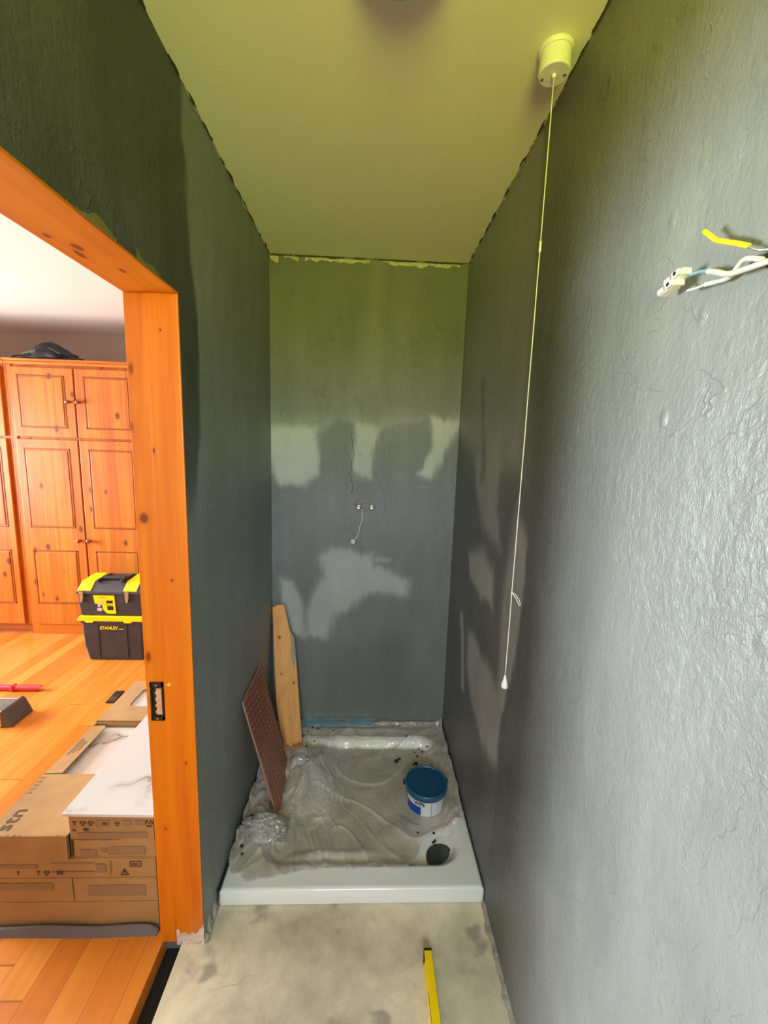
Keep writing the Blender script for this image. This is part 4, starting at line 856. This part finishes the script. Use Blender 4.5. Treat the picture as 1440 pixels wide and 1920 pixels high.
# ------------------------------------------------------------------ tile cartons
SXr = -0.160; SXl = -0.664; SXm = -0.415; YF = -0.89; ZB = 0.004
def carton(x0, x1, y0, y1, z0, z1, label, marks=(), icons=(), wob=0.0, lid=True, grp='stacked tile cartons'):
    t = thing('tile_carton', label, 'carton', ((x0+x1)/2, (y0+y1)/2, z0), grp)
    bm = NB()
    n = 26
    # front and top edges slightly wavy
    f0 = []; f1 = []; b0 = []; b1 = []
    for i in range(n+1):
        u = i/n; x = x0+(x1-x0)*u; wz = wob*nz(x*22, z0*50, 1)+wob*0.5*nz(x*60, z0*50, 4); wy = 0.0012*nz(x*9, z0*30, 2)
        f0.append(bm.verts.new((x, y0+0.001, z0+0.0005))); f1.append(bm.verts.new((x, y0+wy, z1-0.0005+wz))); b1.append(bm.verts.new((x, y1, z1-0.0005))); b0.append(bm.verts.new((x, y1, z0+0.0005)))
    for i in range(n):
        bm.faces.new((f0[i], f0[i+1], f1[i+1], f1[i])); bm.faces.new((b0[i], b1[i], b1[i+1], b0[i+1])); bm.faces.new((f0[i], b0[i], b0[i+1], f0[i+1]))
        if lid: bm.faces.new((f1[i], f1[i+1], b1[i+1], b1[i]))
    for k in (0, n): bm.faces.new((f0[k], f1[k], b1[k], b0[k]))
    bmesh.ops.recalc_face_normals(bm, faces=bm.faces); obj('carton_body', bm, M_card, t)
    yy = y0-0.0016
    if marks:
        bm = NB()
        for (a, b, c_, d_) in marks: box(bm, a, b, yy, yy+0.0006, z0+c_, z0+d_)
        obj('faded_print', bm, M_print2, t)
    if icons:
        for (x, z, r, kd) in icons:
            z = z0+z; bm = NB()
            if kd == 'o':
                for k in range(12):
                    a = 2*math.pi*k/12
                    if k % 4 != 3: box(bm, x+r*math.cos(a)-r*0.24, x+r*math.cos(a)+r*0.24, yy-0.0003, yy+0.0005, z+r*math.sin(a)-r*0.24, z+r*math.sin(a)+r*0.24)
                box(bm, x-r*0.25, x+r*0.25, yy-0.0003, yy+0.0005, z-r*0.2, z+r*0.3)
            elif kd == 't':
                for s in (-1, 1):
                    for k in range(7):
                        u = k/6; box(bm, x+s*r*u-r*0.14, x+s*r*u+r*0.14, yy-0.0003, yy+0.0005, z+r*(0.9-1.7*u)-r*0.14, z+r*(0.9-1.7*u)+r*0.14)
                box(bm, x-r, x+r, yy-0.0003, yy+0.0005, z-r*0.95, z-r*0.7); box(bm, x-r*0.1, x+r*0.1, yy-0.0003, yy+0.0005, z-r*0.4, z+r*0.3)
            elif kd == 'g':
                box(bm, x-r*0.6, x+r*0.6, yy-0.0003, yy+0.0005, z+r*0.2, z+r); box(bm, x-r*0.12, x+r*0.12, yy-0.0003, yy+0.0005, z-r*0.8, z+r*0.3); box(bm, x-r*0.5, x+r*0.5, yy-0.0003, yy+0.0005, z-r, z-r*0.75)
            elif kd == 'b': box(bm, x-r*1.2, x+r*1.2, yy-0.0003, yy+0.0005, z-r*0.7, z+r*0.7)
            elif kd == 'r':
                box(bm, x-r*1.7, x+r*1.7, yy-0.0003, yy+0.0005, z+r*0.75, z+r); box(bm, x-r*1.7, x+r*1.7, yy-0.0003, yy+0.0005, z-r, z-r*0.75)
                box(bm, x-r*1.7, x-r*1.4, yy-0.0003, yy+0.0005, z-r, z+r); box(bm, x+r*1.4, x+r*1.7, yy-0.0003, yy+0.0005, z-r, z+r)
                box(bm, x-r*1.0, x+r*0.9, yy-0.0003, yy+0.0005, z-r*0.3, z+r*0.1)
            obj('printed_symbol', bm, M_print, t)
    return t
D1 = YF+0.262
carton(SXl, SXr, YF, D1, ZB, 0.093, 'bottom front carton, plain and shadowed, resting on the grey felt', wob=0.003)
carton(SXl, SXm-0.002, YF, YF+0.52, 0.094, 0.180, 'left carton of the second layer up, plain front', marks=[(SXl+0.02, SXm-0.06, 0.045, 0.070)], wob=0.002)
carton(SXm+0.002, SXr, YF, YF+0.52, 0.094, 0.180, 'right carton of the second layer up with a wide faded print panel', marks=[(SXm+0.045, SXr-0.035, 0.022, 0.060)], wob=0.002)
carton(SXl, SXr, YF, D1, 0.181, 0.250, 'long carton of the third layer with a warning triangle and dark stamp', marks=[(SXl+0.02, SXm-0.10, 0.036, 0.050), (SXm-0.06, SXm+0.07, 0.02, 0.024), (SXm-0.06, SXm+0.07, 0.052, 0.055), (SXm+0.075, SXm+0.105, 0.020, 0.050), (SXm+0.115, SXm+0.12, 0.01, 0.06)],
       icons=[(SXl+0.09, 0.020, 0.006, 'g'), (SXl+0.15, 0.020, 0.007, 'g'), (SXl+0.175, 0.020, 0.007, 'o'), (SXl+0.215, 0.020, 0.008, 'b'), (SXr-0.060, 0.050, 0.010, 'r'), (SXr-0.095, 0.020, 0.011, 't')], wob=0.002)
carton(SXm+0.012, SXr, YF+0.002, YF+0.50, 0.251, 0.316, 'right carton of the fourth layer with dark smudged print blocks', marks=[(SXm+0.03, SXm+0.080, 0.006, 0.030), (SXm+0.115, SXm+0.225, 0.010, 0.040), (SXm+0.09, SXm+0.11, 0.02, 0.035)], wob=0.005)
carton(SXm+0.006, SXr, YF, YF+0.50, 0.317, 0.398, 'top right carton printed with recycling symbols, right under the loose marble tile', marks=[(SXm+0.03, SXm+0.235, 0.006, 0.026), (SXm+0.085, SXm+0.125, 0.045, 0.068), (SXm+0.20, SXm+0.232, 0.050, 0.066), (SXm+0.165, SXm+0.19, 0.048, 0.066)],
       icons=[(SXm+0.022, 0.058, 0.007, 'g'), (SXm+0.047, 0.058, 0.007, 'o'), (SXm+0.070, 0.058, 0.007, 'o'), (SXm+0.112, 0.057, 0.006, 'b'), (SXm+0.148, 0.056, 0.006, 'o'), (SXm+0.020, 0.034, 0.004, 'b'), (SXm+0.055, 0.036, 0.006, 'b'), (SXr-0.012, 0.056, 0.010, 'o')], wob=0.002)
# open left carton on top, window torn in its lid showing the tiles
z0, z1 = 0.251, 0.336
oc = thing('tile_carton', 'open top left carton with a torn lid and large lettering, marble tile showing inside', 'carton', ((SXl+SXm)/2, YF+0.26, z0), 'stacked tile cartons')
YE = YF+0.522
bm = NB(); tk = 0.004
box(bm, SXl, SXm-0.002, YF+0.004, YF+0.004+tk, z0, z1-tk); box(bm, SXl, SXl+tk, YF, YE, z0, z1-tk); box(bm, SXl, SXr, YE-tk, YE, z0, z1-tk); box(bm, SXm-0.006, SXm-0.002, YF, YF+0.50, z0, z1-tk); box(bm, SXl, SXr, YF, YE, z0, z0+0.001)
obj('carton_body', bm, M_card, oc)
# lid sheet: cardboard polygon with the tear following the tile edge
xo = -0.604; fy = -0.655
bm = NB(); prism(bm, [(SXl, YF-0.004), (SXm, YF-0.004), (SXm, -0.665), (SXm-0.02, -0.655), (xo, fy), (xo, -0.400), (xo-0.010, -0.392), (xo-0.047, -0.396), (SXl+0.004, -0.402)], lambda u, v: (u, v, z1-tk), (0, 0, tk)); obj('lid_sheet', bm, M_cardi, oc)
bm = NB(); n = 60; prev = None
for i in range(n+1):
    x = SXl+(SXm+0.000-SXl)*i/n; zt = z1+0.0045*abs(nz(x*55, 2))+0.001; cur = [bm.verts.new((x, YF-0.008, z0+0.002)), bm.verts.new((x, YF-0.008, zt)), bm.verts.new((x, YF-0.003, zt)), bm.verts.new((x, YF-0.003, z0+0.002))]
    if prev:
        for k in range(4): bm.faces.new((prev[k], cur[k], cur[(k+1) % 4], prev[(k+1) % 4]))
    prev = cur
bmesh.ops.recalc_face_normals(bm, faces=bm.faces); obj('front_flap', bm, M_card, oc)
mk = text_bm('stn', 0.078, lambda u, v, w_: (-0.602-v*0.8, -0.880+u*0.85, z1+0.0008+w_), 0.0004); obj('lettering', mk, M_print, oc)
bm = NB()
for k in range(3): box(bm, -0.652+k*0.012, -0.647+k*0.012, -0.56+0.01*k, -0.47-0.01*k, z1+0.0002, z1+0.001)
for k in range(5): box(bm, -0.66+0.03*nz(k, 1), -0.645+0.03*nz(k, 1), -0.74+k*0.016, -0.732+k*0.016, z1+0.0002, z1+0.001)
obj('small_print', bm, M_print2, oc)
bm = NB(); tube(bm, [(SXl+0.002, fy, z1+0.0003), (xo, fy+0.002, z1+0.0003)], 0.0012, 5); obj('tear_line', bm, M_print, oc)
ti = obj('marble_tile', B(SXl+0.008, SXm-0.010, YF+0.012, YE-0.008, z1-0.030, z1-0.021), M_tile, label='pale marble-look tile lying inside the open torn carton', cat='tile', base=None, bevel=0.001)
obj('marble_tile', B(SXm+0.0, SXr, YF+0.504, YE-0.008, z1-0.030, z1-0.021), M_tile, label='narrow slip of marble-look tile wedged behind the printed cartons', cat='tile', bevel=0.001)
# loose tile on the right
bm = NB(); box(bm, -0.137, 0.137, -0.262, 0.262, 0.399, 0.408, Matrix.Translation((-0.286, -0.633, 0)) @ Matrix.Rotation(math.radians(-1.0), 4, 'Z')); obj('marble_tile', bm, M_tile, label='loose white marble-look tile with a dark vein, on top of the printed cartons', cat='tile', base=(-0.286, -0.633, 0.399), bevel=0.0012)
# stack behind
YS = YE+0.004; YSE = YS+0.30
carton(SXl, SXr, YS, YSE, ZB, 0.255, 'deep carton under the windowed one, behind the front stack of cartons', grp='rear tile cartons')
z0, z1 = 0.256, 0.338
rc = thing('tile_carton', 'top carton of the rear stack with a rounded window cut in its lid', 'carton', ((SXl+SXr)/2, (YS+YSE)/2, z0), 'rear tile cartons')
xl = SXl
bm = NB(); box(bm, xl, xl+tk, YS, YSE, z0, z1-tk); box(bm, SXr-tk, SXr, YS, YSE, z0, z1-tk); box(bm, xl, SXr, YS, YS+tk, z0, z1-tk); box(bm, xl, SXr, YSE-tk, YSE, z0, z1-tk); box(bm, xl, SXr, YS, YSE, z0, z0+0.001)
obj('carton_body', bm, M_card, rc)
wx0, wx1, wy0, wy1 = -0.590, -0.25, YS+0.100, YSE-0.060
bm = NB()
for q in ((xl, wx0, YS, YSE), (wx1, SXr, YS, YSE), (wx0, wx1, YS, wy0), (wx0, wx1, wy1, YSE)): box(bm, q[0], q[1], q[2], q[3], z1-tk, z1)
for (px_, py_, sx_, sy_) in ((wx0, wy1, 1, -1), (wx0, wy0, 1, 1)):
    prism(bm, [(px_, py_), (px_+sx_*0.02, py_), (px_+sx_*0.006, py_+sy_*0.006), (px_, py_+sy_*0.02)], lambda u, v: (u, v, z1-tk), (0, 0, tk))
obj('lid_sheet', bm, M_cardi, rc)
obj('marble_tile', B(xl+0.008, SXr-0.008, YS+0.008, YSE-0.008, z1-0.018, z1-0.009), M_tile, label='white tile seen through the cut window of the rear carton', cat='tile', bevel=0.001)
# felt under the cartons
fl = []; bm = NB(); prev = None; n = 70
for i in range(n+1):
    x = -0.672+(0.517)*i/n; zt = 0.020+0.006*nz(x*7, 3)+0.0012*nz(x*90, 3); yb = YF-0.030+0.006*nz(x*4, 1)
    if x > -0.18: zt -= (x+0.18)*0.6
    cur = [bm.verts.new(p) for p in ((x, YSE, 0.0), (x, YSE, 0.003), (x, YF-0.004, 0.003), (x, YF-0.010, zt), (x, YF-0.014, zt+0.002), (x, YF-0.018, zt), (x, yb, 0.0))]
    if prev:
        for k in range(6): bm.faces.new((prev[k], cur[k], cur[k+1], prev[k+1]))
        bm.faces.new((prev[6], cur[6], cur[0], prev[0]))
    prev = cur
bmesh.ops.recalc_face_normals(bm, faces=bm.faces)
obj('felt_underlay', bm, M_carpet, label='dark grey felt sheet with an upturned edge under the tile cartons', cat='underlay', base=(-0.5, -0.6, 0), smooth=False)
